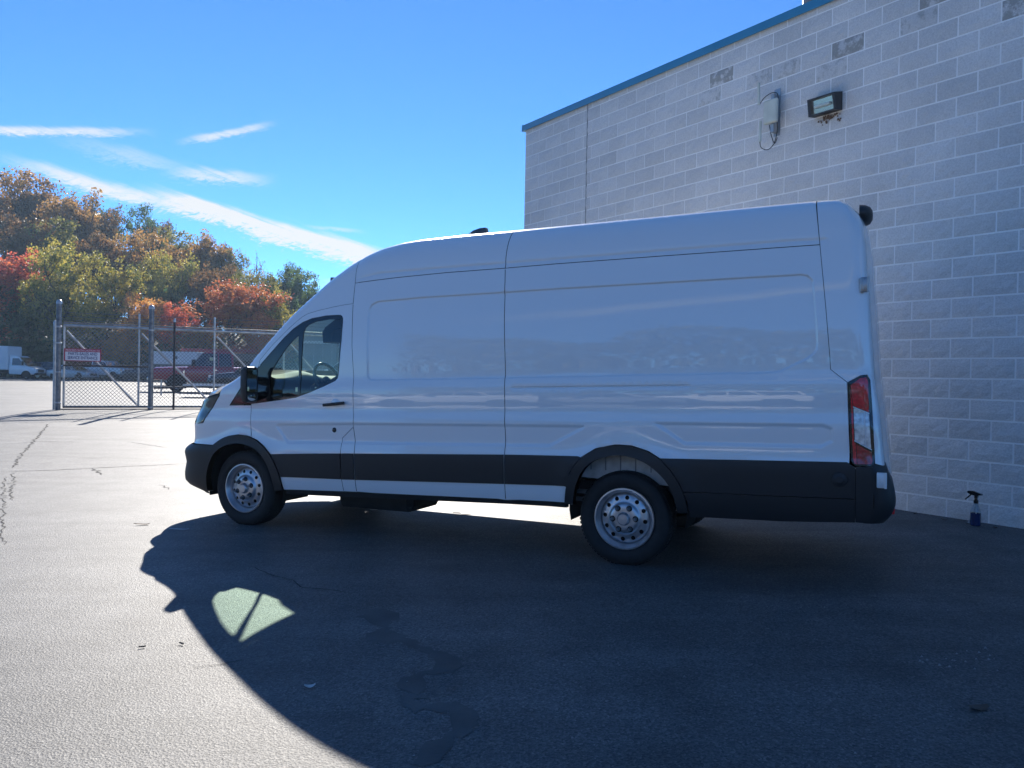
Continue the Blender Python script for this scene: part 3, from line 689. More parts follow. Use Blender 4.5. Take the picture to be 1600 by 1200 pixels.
def van_side(side):
    s = side; P_ = van; W = M['white']
    # fender
    fen = [(-.142,1.144),(-.017,1.301),(.0,1.40)]+[(u, float(E_(u))-.0002) for u in (-.02,-.08,-.165,-.23)]+[(-.265,1.272),(-.274,1.232),(-.302,1.197),(-.355,1.122),(-.406,1.065),(-.448,1.008),(-.477,.966),(-.60,.955),(-.72,.953),(-.72,.757),(-.324,.757),(-.24,.809),(-.135,.850),(-.016,.868),(.103,.860),(.146,.848),(.130,.987),(.122,1.150)]
    o = skin('fender', [off_loop(fen, GAP)], W, P_, s)
    # door with its window opening
    dl = DOOR_REAR+[(.9,.388),(.515,.372),(.51,.378),(.503,.431),(.491,.522),(.448,.610),(.389,.704),(.315,.768),(.22,.825),(.149,.847),(.130,.987),(.122,1.150),(.263,1.176),(.209,1.50)]+DOOR_TOP[::-1][:-1]
    win_d = [p for p in WIN if p[0] > .20]; win_d = [(x, z) for x, z in WIN if not (x < .2)]
    dl = DOOR_REAR+[(.9,.388),(.513,.374),(.503,.431),(.491,.522),(.448,.610),(.389,.704),(.315,.768),(.22,.825),(.149,.847),(.130,.987),(.122,1.158),(-.0,1.152),(.0,1.30),(.1,1.42)]+DOOR_TOP[::-1][:-1]
    wh = [(x, z) for x, z in WIN if x > -.1]; wh = [(max(x,.16), z) for x, z in wh if x > .05]
    dl = DOOR_REAR+[(.9,.388),(.513,.374),(.503,.431),(.491,.522),(.448,.610),(.389,.704),(.315,.768),(.22,.825),(.149,.847),(.130,.987),(.122,1.161)]+[(.263,1.178),(.477,1.204),(.652,1.228),(.813,1.278),(.972,1.336),(1.084,1.384),(1.108,1.408),(1.118,1.445),(1.124,1.521),(1.141,1.745),(1.145,1.909),(1.142,1.945),(1.130,1.964),(1.109,1.975),(.961,1.973),(.801,1.953),(.695,1.920),(.590,1.861),(.486,1.778),(.362,1.663),(.235,1.547),(.195,1.51),(.209,1.572)]+DOOR_TOP[::-1][1:-1]
    door = skin('cab_door', [off_loop(dl, GAP*.6)], W, P_, s)
    # black window surround with the two glass openings
    sur = skin('window_surround', [off_loop(WIN, .0005), GFRONT, GMAIN], M['blackgloss'], door, s, off=-.006, flange=.012)
    skin('window_glass', [off_loop(GFRONT, -.006)], M['glass'], door, s, off=-.012, flange=0, extra=False)
    skin('window_glass', [off_loop(GMAIN, -.006)], M['glass'], door, s, off=-.012, flange=0, extra=False)
    # A-pillar side and cab corner up to the roof joint
    ap = [(.209,1.572),(.195,1.51),(.235,1.547),(.137,1.452),(-.017,1.301),(.0,1.40)]
    apl = DOOR_TOP+[(.195,1.512),(.137,1.452),(.0,1.315),(-.005,1.40)]+top_edge(.0,1.243,26)+[(1.243,2.258)]
    skin('pillar_panel', [off_loop(apl, GAP*.5)], W, P_, s)
    fl_ = skin('fuel_flap', [off_loop(DOOR_REAR[5:]+[(1.319,.402)]+PILLAR[::-1][1:], GAP)], W, P_, s)
    p1 = [(1.243,2.258),(1.241,2.07)]+DOOR_REAR[1:6]+PILLAR[1:]+ln(SILL,1.5,2.7,4)+SLIDE[::-1][:-2]+[(2.722,2.311)]+UPS[1:4][::-1]
    skin('side_panel', [off_loop(p1, GAP)], W, P_, s)
    p2 = SLIDE[2:]+ln(SILL,2.9,3.29,3)+[(q[0], q[1]) for q in RA_OUT if .58 < q[1]]+[(4.035,.831)]*0+ln(ST,4.4,5.3,4)+[(5.318,.90),(5.299,1.395)]+REARS[1:5][::-1]+UPS[4:8][::-1]+[(2.722,2.311)]
    p2 = SLIDE[2:]+ln(SILL,2.9,3.29,3)+RA_OUT[1:10]+[(4.15,.72),(4.6,.735),(5.31,.75),(5.318,.90),(5.299,1.395)]+REARS[1:5][::-1]+UPS[5:8][::-1]+[(2.722,2.311)]
    skin('side_panel', [off_loop(p2, GAP)], W, P_, s)
    r1 = UPS[:4]+[(2.722,2.311),(2.722,2.401),(2.735,2.62)]+top_edge(2.737,1.243,40)
    skin('roof_side', [off_loop(r1, GAP)], W, P_, s)
    r2 = [(2.722,2.311)]+UPS[5:]+[(5.1,2.5),(5.084,2.64)]+top_edge(5.082,2.737,60)+[(2.722,2.401)]
    skin('roof_side', [off_loop(r2, GAP)], W, P_, s)
    re = [(5.116,2.342),(5.159,1.908),(5.189,1.557),(5.193,1.483),(5.299,1.395),(5.376,1.441),(5.418,1.448),(5.437,1.412),(5.453,1.174),(5.47,.86)]+[(float(UR(z))-.0005, z) for z in np.linspace(.84,2.50,40)]+[(float(u), float(E_(u))-.0002) for u in np.linspace(5.345,5.084,16)]
    skin('rear_corner', [off_loop(re, GAP*.4)], W, P_, s, step=.02)
    # tail lamp
    tl = skin('tail_lamp', [TAIL], M['blackgloss'], P_, s, off=.004, flange=.03, extra=False)
    ti = off_loop(TAIL, .012)
    skin('red_lens', [[(5.318,1.375),(5.378,1.424),(5.412,1.43),(5.424,1.40),(5.430,1.198),(5.336,1.24)]], M['lampred'], tl, s, off=.010, flange=.008, gu=.02, gz=.02)
    skin('red_lens', [[(5.317,1.36),(5.334,1.232),(5.343,1.0),(5.352,.99),(5.36,.852),(5.345,.856),(5.337,.885)]], M['lampred'], tl, s, off=.0105, flange=.008)
    skin('clear_lens', [[(5.338,1.232),(5.431,1.192),(5.446,.952),(5.347,1.006)]], M['lampclear'], tl, s, off=.010, flange=.008)
    skin('red_lens', [[(5.356,.985),(5.447,.935),(5.457,.877),(5.446,.856),(5.364,.852)]], M['lampdark'], tl, s, off=.010, flange=.008)
    for a in ([(5.334,1.236),(5.434,1.194),(5.434,1.186),(5.334,1.228)], [(5.400,1.205),(5.406,1.202),(5.418,.965),(5.412,.968)], [(5.344,1.012),(5.450,.955),(5.450,.947),(5.344,1.004)]):
        skin('lamp_rib', [a], M['white2'], tl, s, off=.013, flange=.004, extra=False)
    # black cladding
    C = M['black']
    for k, (u0, u1) in enumerate(((.4,1.172),(1.177,1.314),(1.323,2.770),(2.780,3.32))):
        l = ln(ST,u0,u1)[:]+ln(SB,u1,u0)
        if k == 0: l = [(.392,.703),(.8,float(ST(.8))),(1.17,float(ST(1.17))),(1.172,.509),(.8,float(SB(.8))),(.506,.493),(.489,.52),(.447,.61)]
        if k == 3: l = ln(ST,2.781,3.40,3)+[(3.428,.812),(3.34,.694),(3.306,.574),(3.29,.580)]+ln(SB,3.25,2.779,3)
        skin('side_cladding', [off_loop(l, GAP*.5)], C, door if k == 0 else P_, s, off=.009, flange=.016, extra=False)
    rc = [(4.035,.832)]+ln(ST,4.3,5.30,5)+[(5.345,.835),(5.352,.832),(5.352,.62),(4.8,.606),(4.2,.596),(4.189,.645),(4.116,.754)]
    skin('side_cladding', [off_loop(rc, GAP*.4)], C, P_, s, off=.009, flange=.016, extra=False)
    rl = [(4.205,.594),(4.8,.604),(5.352,.617),(5.352,.455),(4.892,.425),(4.249,.408),(4.236,.52)]
    skin('side_cladding', [off_loop(rl, GAP*.6)], C, P_, s, off=.004, flange=.05, extra=False)
    skin('sill_edge', [off_loop([(.513,.376)]+ln(SILL,.9,3.29,8)+[(3.29,.405),(2.77,.395),(1.2,.345),(.51,.325)], .001)], M['under'], P_, s, off=-.02, flange=.05, extra=False)
    skin('arch_trim', [FA_OUT+FA_IN], C, P_, s, off=.020, flange=.07, gu=.03, extra=False)
    skin('arch_trim', [RA_OUT_S+RA_IN], C, P_, s, off=.020, flange=.07, gu=.03, extra=False)
    # reflector disc in the rear cladding
    dc = MB(); v0 = float(half(5.255,.749)); dc.lathe([(0,.016),(.022,.016),(.028,.010),(.046,.008),(.050,0)], 24, 'y')
    o = dc.build('sensor_cap', C, P_, angle=40); o.location = (5.255, -s*(v0+.012), .745); o.scale = (1, -s, 1)
    # door handle, lock, hinges
    hn = MB(); hn.box(-.115,.115,-.014,.014,-.013,.013,.006); o = hn.build('door_handle', M['black'], door, angle=40); o.location = (1.097,-s*(float(half(1.097,1.177))+.028),1.177); o.rotation_euler = (0,-.10,0)
    hc = MB(); hc.lathe([(0,.002),(.04,.002),(.05,-.004)], 20, 'y'); o = hc.build('handle_recess', M['white'], door, angle=40); o.location = (1.10,-s*(float(half(1.10,1.19))+.001),1.19); o.scale = (1,-s,.8)
    lk = MB(); lk.lathe([(0,.006),(.012,.006),(.016,.003),(.020,.004),(.023,0)], 18, 'y'); o = lk.build('door_lock', M['blackgloss'], door, angle=40); o.location = (1.089,-s*(float(half(1.089,.945))+.002),.945); o.scale = (1,-s,1)
    for hz, big in ((2.05,1),(.755,1.1)):
        u0 = float(UR(hz))-.028; hg = MB(); hg.box(-.028*big,.020*big,-.016,.014,-.05,.05,.006); hg.box(-.010,.030,-.022,-.012,-.040,.040,.004); hg.tube([(.022,-.02,-.052),(.022,-.02,.052)], .008, 10)
        o = hg.build('door_hinge', M['white2'] if hz < 1 else M['galv'], P_, angle=40); o.location = (u0+.004, -s*(float(half(u0-.03,hz))+(.022 if hz < 1 else .004)), hz); o.scale = (1, s, 1)
    # head lamp
    hl = [(-.276,1.232),(-.304,1.197),(-.357,1.122),(-.408,1.065),(-.450,1.008),(-.479,.966),(-.60,.958),(-.70,.957),(-.70,1.0),(-.675,1.06),(-.645,1.12),(-.60,1.175),(-.46,1.2),(-.36,1.222)]
    hd = skin('head_lamp', [off_loop(hl, .002)], M['lampsmoke'], P_, s, off=.004, flange=.03, gu=.02, gz=.02)
    skin('turn_signal', [[(-.42,1.03),(-.40,1.06),(-.385,1.075),(-.47,.985),(-.50,.975),(-.485,.99)]], M['amber'], hd, s, off=.007, flange=.002, extra=False)
    # mirror
    mr = empty('door_mirror'); mr.parent = van
    mh = MB()
    def ring(u, sc, du=0): return [(u, -s*(1.175+a*.078*sc), 1.345+b*.158*sc) for a, b in ((-1,-.72),(-.82,-1),(.7,-1),(.95,-.8),(1,.0),(.95,.85),(.6,1),(-.75,1),(-1,.8))]
    R0 = ring(.275,1.0)+ring(.262,1.04)+ring(.225,1.02)+ring(.20,.86)+ring(.19,.55); n = 9
    mh.add(R0, [tuple(range(4*n,5*n))]+[(k*n+i,k*n+(i+1)%n,(k+1)*n+(i+1)%n,(k+1)*n+i) for k in range(4) for i in range(n)]+[tuple(range(n))])
    mh.build('mirror_housing', M['black'], mr, angle=35)
    g0 = MB(); g0.add([(.2775,-s*(1.175+a*.062),1.378+b*.105) for a, b in ((-1,-1),(1,-1),(1,.8),(.8,1),(-.85,1),(-1,.85))], [tuple(range(6))]); g0.build('mirror_glass', M['mirror'], mr)
    g1 = MB(); cc = [(.2775,-s*(1.175+.056*math.cos(t)),1.228+.032*math.sin(t)) for t in np.linspace(0,2*math.pi,18,endpoint=False)]; g1.add(cc+[(.286,-s*1.175,1.228)], [(i,(i+1)%18,18) for i in range(18)]); g1.build('wide_angle_glass', M['mirror'], mr, smooth=True)
    am = MB(); am.tube([(.10,-s*.99,1.22),(.15,-s*1.05,1.23),(.23,-s*1.13,1.26)], .05, 10, .04); am.tube([(.11,-s*.98,1.38),(.16,-s*1.03,1.39),(.23,-s*1.13,1.39)], .03, 10, .03); am.build('mirror_arm', M['black'], mr, angle=50)
    cap = MB(); cap.box(.17,.24,-s*1.09-.03,-s*1.09+.03,1.502,1.506); 
for sd_ in (1, -1): van_side(sd_)

# seam backing so that the joints read dark
for s in (1,-1):
    sb_ = MB()
    for l in SEAM_LINES:
        D = []
        for i in range(len(l)-1):
            a, b = np.array(l[i]), np.array(l[i+1]); n = max(1, int(np.hypot(*(b-a))/.03))
            D += [a+(b-a)*k/n for k in range(n)]
        D.append(np.array(l[-1])); V = []
        for i, p in enumerate(D):
            t = D[min(i+1,len(D)-1)]-D[max(i-1,0)]; t = t/(np.hypot(*t)+1e-9); nn_ = np.array([-t[1],t[0]])
            for q in (p-nn_*.02, p+nn_*.02):
                zz = min(q[1], float(E_(q[0]))-.01); V.append((q[0], -s*(float(half(q[0], zz))-.0145), zz))
        sb_.add(V, [(2*i,2*i+2,2*i+3,2*i+1) for i in range(len(D)-1)])
    mesh_obj('seam_backing', sb_.v, sb_.f, M['seam'], van)

# ---- top surfaces
def top_fn(u, a, c=.06):
    e = float(E_(u))-.0003; v = float(half(u, e)); return v*a, e+c*(1-a*a)
rf = MB()
def roof_fn(t, q):
    u = .62+(5.345-.62)*t; a = -1+2*q; v, z = top_fn(u, a, .08*sst(u,.9,1.7)+.02)
    z -= .10*sst(u, 5.15, 5.345)*(1-a*a)*.6
    return (u-.17*(1-a*a)*(1-sst(u,.62,1.9)), -v, z)
rf.grid(roof_fn, 320, 24); rf.build('roof', M['white'], van, smooth=True)
ws = MB()
def ws_fn(t, q):
    u = .003+(.62-.003)*t; a = -1+2*q; e = float(E_(u))-.0003; v = float(half(u,e)); bow = .24+(.17-.24)*t
    return (u-bow*(1-a*a), -v*a, e+.02*(1-a*a))
ws.grid(ws_fn, 16, 20); ws.build('windshield', M['glassclear'], van, smooth=True)
# black band round the glass, roof side
bd = MB()
def bd_fn(t, q):
    p = ws_fn(.93+.07*t, q); return (p[0]-.004, p[1], p[2]+.006)
bd.grid(bd_fn, 2, 20); bd.build('windshield_band', M['blackgloss'], van, smooth=True)
hd = MB()
def hood_fn(t, q):
    a = -1+2*q; aa = abs(a); u1 = .0-.25*(1-a*a); z1 = 1.485+.01*(1-a*a)
    pl = (1-aa**3.2)**(1/3.2) if aa < 1 else 0
    u0 = -.555-.235*pl; z0 = 1.205-.035*pl
    v0 = float(half(-.53, E_(-.53)-.0003)); v1 = float(half(.0, E_(0)-.0003)); u = u0+(u1-u0)*t
    ze = float(E_(-.555+.555*t)); ve = float(half(-.555+.555*t, ze-.0003))
    z = (z0+(z1-z0)*t)*(1-aa**2)+ze*aa**2+.06*math.sin(math.pi*t)*(1-a*a)
    return (u, -ve*a, z)
hd.grid(hood_fn, 16, 24); hd.build('hood', M['white'], van, smooth=True)
# ---- front bumper and fascia wrap around
def nose(z, th, off=0):
    L_ = float(LN(z)); V_ = float(np.interp(z-.018*(-2.6), _bz, _B))
    c, s_ = max(1e-6,math.cos(th)), math.sin(th); k = 2/NP
    v = V_*c**k; u = NU0-L_*abs(s_)**k
    return u-off*abs(s_), v+off*c
def wrap(z0, z1, u_end, nz, off=0, nt=44):
    mb_ = MB()
    def fn(t, q):
        z = z0+(z1-z0)*t; ue = u_end(z) if callable(u_end) else u_end; smin = max(0, (NU0-ue)/float(LN(z))); th0 = math.asin(min(.95, smin**(NP/2)))
        x = -1+2*q; th = math.pi/2-(math.pi/2-th0)*abs(x); u, v = nose(z, th, off)
        return (u, -v*(1 if x >= 0 else -1), z)
    mb_.grid(fn, nz, nt); return mb_
bm = wrap(.27,.752,lambda z: float(np.interp(z,[.3,.5,.7,.752],[-.445,-.425,-.345,-.32])),28,.012); bm.build('front_bumper', M['black'], van, smooth=True)
fs = wrap(.757,1.19,-.60,14,-.012); fs.build('front_fascia', M['white'], van, smooth=True)
for z in (.80,.86,.92,.98,1.04):
    g_ = wrap(z,z+.032,-.76,2,.012,20); g_.build('grille_slat', M['blackgloss'], van, smooth=True)
wrap(.79,1.09,-.75,4,-.002,20).build('grille', M['seam'], van, smooth=True)
# ---- rear face, doors and bumper
for s in (1,-1):
    rd = MB()
    def rd_fn(t, q):
        z = .62+(2.60-.62)*t; v = (float(half(UR(z)-.0006, min(z, 2.60)))-.002)*q+.003*(1-q); return (float(UR(z))+.055*(1-q*q)-.001, -s*v, z)
    rd.grid(rd_fn, 30, 12); rd.build('rear_door', M['white'], van, smooth=True)
hp = MB()
hp.lathe([(0,.075),(.03,.072),(.055,.055),(.07,.02),(.075,-.02)], 20, 'x'); o = hp.build('rear_camera_housing', M['black'], van, angle=60); o.location = (5.375,-.42,2.615); o.scale = (.95,2.4,1.05)
rb = MB(); RBE = tab([(.455,5.53),(.50,5.57),(.56,5.595),(.62,5.60),(.70,5.588),(.78,5.558),(.865,5.532)])
def rb_fn(t, q):
    z = .455+(.865-.455)*t; x = -1+2*q; V_ = float(half(5.45, z))+.004; th = abs(x); e = float(RBE(z)); rc = .13
    if th < .6: v = (V_-rc)*th/.6; u = e
    else: k = (th-.6)/.4*math.pi/2; v = V_-rc+rc*math.sin(k); u = e-rc+rc*math.cos(k)
    return (u, -v*(1 if x >= 0 else -1), z)
rb.grid(rb_fn, 14, 60); rb.build('rear_bumper', M['black'], van, smooth=True)
for s in (1,-1):
    skin('bumper_side', [[(5.354,.834),(5.46,.834),(5.462,.70),(5.462,.56),(5.44,.46),(5.354,.458)]], M['black'], van, s, off=.006, flange=.03, extra=False)
MB().box(5.36,5.50,-.90,.90,.445,.465).build('bumper_underside', M['under'], van)
for s in (1,-1):
    o = MB().box(5.535,5.592,-s*.88-.03,-s*.88+.03,.515,.565,.006).build('rear_reflector', M['lampred'], van)
# ---- roof antenna fin
fn_ = MB(); fn_.prism([(1.83,-.03),(1.90,.035),(1.98,.085),(2.05,.102),(2.11,.104),(2.135,-.03)], -.028, .028, 'y'); o = fn_.build('antenna_fin', M['blackgloss'], van); o.location = (0,-.05,2.738)
# ---- underbody
ub = MB(); ub.box(-.75,5.35,-.78,.78,.52,.60); ub.box(.5,3.25,-.93,.93,.44,.60); ub.box(4.3,5.35,-.95,.95,.46,.60)
ub.build('floor_pan', M['under'], van)
for y in (-.45,.45): MB().box(-.6,5.3,y-.05,y+.05,.40,.52).build('frame_rail', M['under'], van)
MB().box(.95,1.75,-.80,-.25,.22,.46,.05).build('fuel_tank', M['under'], van)
MB().box(.95,1.5,.2,.75,.26,.46,.05).build('exhaust_canister', M['under'], van)
MB().tube([(0,-.7,.33),(0,.7,.33)], .05, 10).build('front_axle', M['under'], van)
MB().tube([(3.746,-.75,.35),(3.746,-.25,.35),(3.746,-.15,.35),(3.746,.15,.35),(3.746,.25,.35),(3.746,.75,.35)], [.05,.05,.16,.16,.05,.05], 12).build('rear_axle', M['under'], van)
for s in (1,-1):
    MB().tube([(3.15,-s*.55,.52),(3.45,-s*.55,.42),(3.75,-s*.55,.40),(4.1,-s*.55,.44),(4.45,-s*.55,.54)], .03, 6).build('leaf_spring', M['under'], van)
    # wheel wells
    for cu, cz, r0, mt, nm in ((.0,.37,.47,M['under'],'wheel_well'),(3.76,.42,.46,M['under'],'wheel_well')):
        ww = MB()
        def ww_fn(t, q): th = -.25+(math.pi+.5)*t; return (cu+r0*math.cos(th), -s*(.60+.36*q), cz+r0*math.sin(th))
        ww.grid(ww_fn, 20, 3); ww.grid(lambda t, q: (cu+r0*(2*t-1), -s*.60, .40+(cz+r0-.40)*q), 2, 2); ww.build(nm, mt, van, smooth=True)
    wp_ = MB(); l = [(3.30,.64),(4.22,.60),(4.2,.70),(4.12,.80),(4.0,.88),(3.8,.93),(3.6,.91),(3.45,.84),(3.35,.74)]
    wp_.add([(a,-s*(.86),b) for a,b in l], [tuple(range(len(l)))]); wp_.build('well_panel', M['wellwhite'], van)
    for k in range(6): MB().box(3.44+k*.12,3.448+k*.12,-s*.862-.004,-s*.862+.004,.70,.83).build('well_rib', M['trimgrey'], van)
    for z, u0 in ((.50,3.30),(.44,3.28)): MB().box(u0,u0+.1,-s*.80-.02,-s*.80+.02,z,z+.03).build('bracket', M['galvdark'], van)

# ---- wheels
def make_wheel():
    wroot = empty('wheel'); 
    ty = MB(); ty.lathe([(.235,.02),(.262,.0),(.30,-.006),(.335,.004),(.350,.022),(.3555,.06),(.356,.12),(.3555,.18),(.350,.215),(.33,.235),(.25,.235),(.235,.2)], 64, 'y'); t = ty.build('tyre', M['rubber'], wroot, angle=50)
    tr = MB()
    for k in range(72):
        a = 2*math.pi*k/72
        for j, (y0, y1) in enumerate(((.03,.085),(.15,.205))):
            aa = a+j*.04; c, s_ = math.cos(aa), math.sin(aa); c2, s2 = math.cos(aa+.055), math.sin(aa+.055)
            tr.add([(.354*c,y0,.354*s_),(.354*c2,y0,.354*s2),(.354*c2,y1,.354*s2),(.354*c,y1,.354*s_),(.361*c,y0,.361*s_),(.361*c2,y0,.361*s2),(.361*c2,y1,.361*s2),(.361*c,y1,.361*s_)], [(4,5,6,7),(0,1,5,4),(1,2,6,5),(2,3,7,6),(3,0,4,7)])
    o = tr.build('tread', M['rubber'], t); o['kind'] = 'stuff'
    # rim barrel and lip
    rm = MB(); rm.lathe([(.236,.012),(.232,.004),(.222,.003),(.216,.010),(.212,.022),(.205,.030),(.198,.045),(.196,.07),(.190,.20)], 64, 'y'); rim = rm.build('rim', M['steel'], wroot, angle=40)
    # disc with 12 round vents
    outer = [(.196*math.cos(t), .196*math.sin(t)) for t in np.linspace(0,2*math.pi,64,endpoint=False)]
    holes = [[(.158*math.cos(h)+.0165*math.cos(t), .158*math.sin(h)+.0165*math.sin(t)) for t in np.linspace(0,2*math.pi,14,endpoint=False)] for h in np.linspace(0,2*math.pi,12,endpoint=False)+.2]
    ex = [(r*math.cos(t), r*math.sin(t)) for r in (.036,.06,.075,.09,.105,.115,.122,.128,.136,.18,.188) for t in np.linspace(0,2*math.pi,48,endpoint=False)]+[(0,0)]
    V, F, _ = cdt_fill([outer]+holes, 1, 1, ex, margin=.002, step=.03)
    prof = tab([(0,-.002),(.075,-.002),(.09,.0),(.105,.004),(.115,.012),(.122,.022),(.13,.026),(.158,.030),(.18,.036),(.19,.05),(.196,.06)])
    rr_ = np.hypot(V[:,0],V[:,1]); X = np.stack([V[:,0], prof(rr_)+.012, V[:,1]],-1)
    dn = mesh_obj('wheel_disc', X, F, M['steel'], wroot, True)
    MB().lathe([(0,.075),(.19,.075)], 32, 'y').build('backing', M['hole'], rim)
    nb = MB()
    MB().lathe([(0,-.022),(.038,-.021),(.047,-.012),(.050,.006),(.052,.012)], 28, 'y').build('hub_cap', M['steel'], wroot, angle=40)
    for k in range(6):
        a = 2*math.pi*k/6+.35; n_ = MB(); n_.lathe([(0,-.026),(.010,-.025),(.0135,-.020),(.0135,.008),(.020,.010)], 6, 'y', (.090*math.cos(a),.0,.090*math.sin(a))); n_.build('lug_nut', M['galvdark'], wroot)
        rc_ = MB(); rc_.lathe([(.012,.0085),(.022,.0082),(.0235,.0105)], 14, 'y', (.090*math.cos(a),.0,.090*math.sin(a))); rc_.build('lug_seat', M['hole'], wroot)
    return wroot
wh0 = make_wheel()
for i, (u, s) in enumerate(((0,1),(3.746,1),(0,-1),(3.746,-1))):
    o = wh0 if i == 0 else copy_tree(wh0)
    o.parent = van; o.location = (u, -s*.985, .352); o.rotation_euler = (0, .3*i, 0 if s > 0 else math.pi)

# ---- cab interior
ci = MB(); ci.box(.10,1.4,-.93,.93,.60,.72); ci.build('cab_floor', M['dash'], van)
dash = MB(); 
def dash_fn(t, q):
    y = -.88+1.76*q; a = [(-.10,1.40),(.05,1.43),(.18,1.435),(.30,1.40),(.38,1.28),(.42,1.0),(.38,.72)]
    k = t*(len(a)-1); i = min(int(k), len(a)-2); f = k-i; x = a[i][0]+(a[i+1][0]-a[i][0])*f; z = a[i][1]+(a[i+1][1]-a[i][1])*f
    z += .05*math.exp(-((y+.42)/.22)**2)*math.exp(-((x-.22)/.12)**2)
    return (x, y, z)
dash.grid(dash_fn, 24, 30)
for q in (0, 1):
    L_ = [dash_fn(t/24, q) for t in range(25)]; dash.add(L_+[(-.10,L_[0][1],.72)], [tuple(range(26))])
dash.build('dashboard', M['dash'], van, angle=50)
sw = MB(); N_ = 32; pts = []
ctr = Vector((.56,-.42,1.375)); t1 = Vector((0,1,0)); t2 = Vector((-.42,0,.9075))
sw.tube([ctr+t1*.195*math.cos(t)+t2*.195*math.sin(t) for t in np.linspace(0,2*math.pi,N_+1)], .017, 8, cap=False)
sw.build('steering_wheel', M['blackgloss'], van, angle=60)
sk = MB(); 
for a in (.3, math.pi-.3, -math.pi/2): sk.tube([ctr-Vector((.03,0,.015))+t1*.05*math.cos(a)+t2*.05*math.sin(a), ctr+t1*.19*math.cos(a)+t2*.19*math.sin(a)], .016, 6)
sk.tube([ctr+Vector((-.01,0,.006)), ctr+Vector((-.26,0,-.13))], .055, 12, .05); sk.build('steering_column', M['dash'], van, angle=50)
MB().box(1.38,1.42,-.90,.90,.60,2.30).build('bulkhead', M['dash'], van)
for y in (-.45,.45):
    MB().box(.92,1.36,y-.25,y+.25,.72,1.02,.06).build('seat_cushion', M['dash'], van)
    MB().box(1.26,1.375,y-.24,y+.24,1.02,1.62,.04).build('seat_back', M['dash'], van)
MB().grid(lambda t, q: (.95+.42*t, -.78+1.56*q, float(E_(.95+.42*t))-.10), 3, 4).build('headliner', M['headliner'], van)
cs = MB(); cs.prism([(.36,1.93),(.52,2.03),(.70,2.06),(.70,1.97),(.46,1.90),(.43,1.78),(.33,1.77),(.32,1.88)], -.22, .02, 'y'); cs.build('overhead_console', M['dash'], van)
for s in (1,-1):
    dt = MB(); dt.grid(lambda t, q: (.15+1.1*t, -s*(.93), .60+(1.16+.14*t-.60)*q), 4, 3); dt.build('door_trim', M['dash'], van)
MB().box(.785,.905,-.915,-.912,1.235,1.325).build('paper_sheet', M['offwhite'], van); MB().box(.56,.60,-.915,-.912,1.28,1.32).build('paper_sticker', M['offwhite'], van)
# ------------------------------------------------------------------ parked vehicles
M['maroon'] = mat('maroon_paint', (.36,.028,.045), .3, coat=1)
M['greypaint'] = mat('dark_grey_paint', (.07,.075,.085), .3, coat=1)
M['darkpaint'] = mat('near_black_paint', (.015,.018,.025), .3, coat=1)
M['silver'] = mat('silver_paint', (.45,.46,.48), .35, metal=.4, coat=1)
M['carglass'] = mat('dark_car_glass', (.02,.028,.03), .05, coat=1)
M['carlamp'] = mat('car_headlamp', (.65,.68,.7), .12, metal=.4, coat=1)
M['boxwhite'] = mat('truck_box_white', (.70,.70,.70), .45, var=(1.5,.05))
def car_wheels(root, xs, r, w_):
    first = None
    for x in xs:
        for s in (1,-1):
            if first is None:
                q = empty('wheel'); MB().lathe([(r*.6,.0),(r*.9,-.005),(r,.03),(r,.19),(r*.9,.22)], 28, 'y').build('tyre', M['rubber'], q, angle=50)
                MB().lathe([(0,.015),(r*.2,.012),(r*.22,.03),(r*.5,.035),(r*.56,.01),(r*.62,.004),(r*.63,.03)], 28, 'y').build('rim', M['steel'], q, angle=40)
                for k in range(6):
                    a = k*math.pi/3; MB().lathe([(0,.0255),(r*.075,.026),(r*.09,.034)], 8, 'y', (r*.37*math.cos(a),0,r*.37*math.sin(a))).build('hole_shade_disc', M['hole'], q)  # near-black disc on the rim, painted shade instead of a cut hole
                first = q; o = q
            else: o = copy_tree(first)
            o.parent = root; o.location = (x, -s*w_, r); o.rotation_euler = (0,0,0 if s > 0 else math.pi)
def loft_body(st, name, m, root):
    """st: (x, z_low, z_belt, half) from rear to front"""
    b = MB(); n = 11; V = []
    for x, zl, zb, h in st:
        zm = zl+(zb-zl)*.55
        r_ = [(h*.80,zl),(h*.95,zl+.06),(h,zm),(h*.99,zb-.10),(h*.95,zb-.025),(h*.80,zb+.012)]
        ring = [(x,-y,z) for y, z in r_]+[(x,y,z) for y, z in r_[::-1]]; V += ring
    n = 12; F = [tuple(range(n)), tuple(range((len(st)-1)*n, len(st)*n))]
    for i in range(len(st)-1):
        for k in range(n): j = (k+1)%n; F.append((i*n+k,i*n+j,(i+1)*n+j,(i+1)*n+k))
    b.add(V, F); return b.build(name, m, root, angle=38)
def cabin(poly, hb, ht, m, root, zb, zt):
    """tapered greenhouse prism"""
    b = MB(); n = len(poly)
    def hw(z): return hb+(ht-hb)*(z-zb)/(zt-zb)
    V = [(x,-hw(z),z) for x, z in poly]+[(x,hw(z),z) for x, z in poly]
    b.add(V, [tuple(range(n)), tuple(range(2*n-1,n-1,-1))]+[(i,i+n,(i+1)%n+n,(i+1)%n) for i in range(n)]); b.build('cabin', m, root)
    def pane(pts, name='side_window'):
        for s in (1,-1):
            q = MB(); q.add([(x,-s*(hw(z)+.006),z) for x, z in pts], [tuple(range(len(pts)))]); q.build(name, M['carglass'], root)
    def cross(p0, p1, k, name):
        (x0,z0), (x1,z1) = p0, p1; d = Vector((z1-z0, x0-x1)).normalized()*.008*k; q = MB()
        a, c = hw(z0)*.93, hw(z1)*.90
        q.add([(x0+d.x,-a,z0+d.y),(x0+d.x,a,z0+d.y),(x1+d.x,c,z1+d.y),(x1+d.x,-c,z1+d.y)], [(0,1,2,3)]); q.build(name, M['carglass'], root)
    return pane, cross
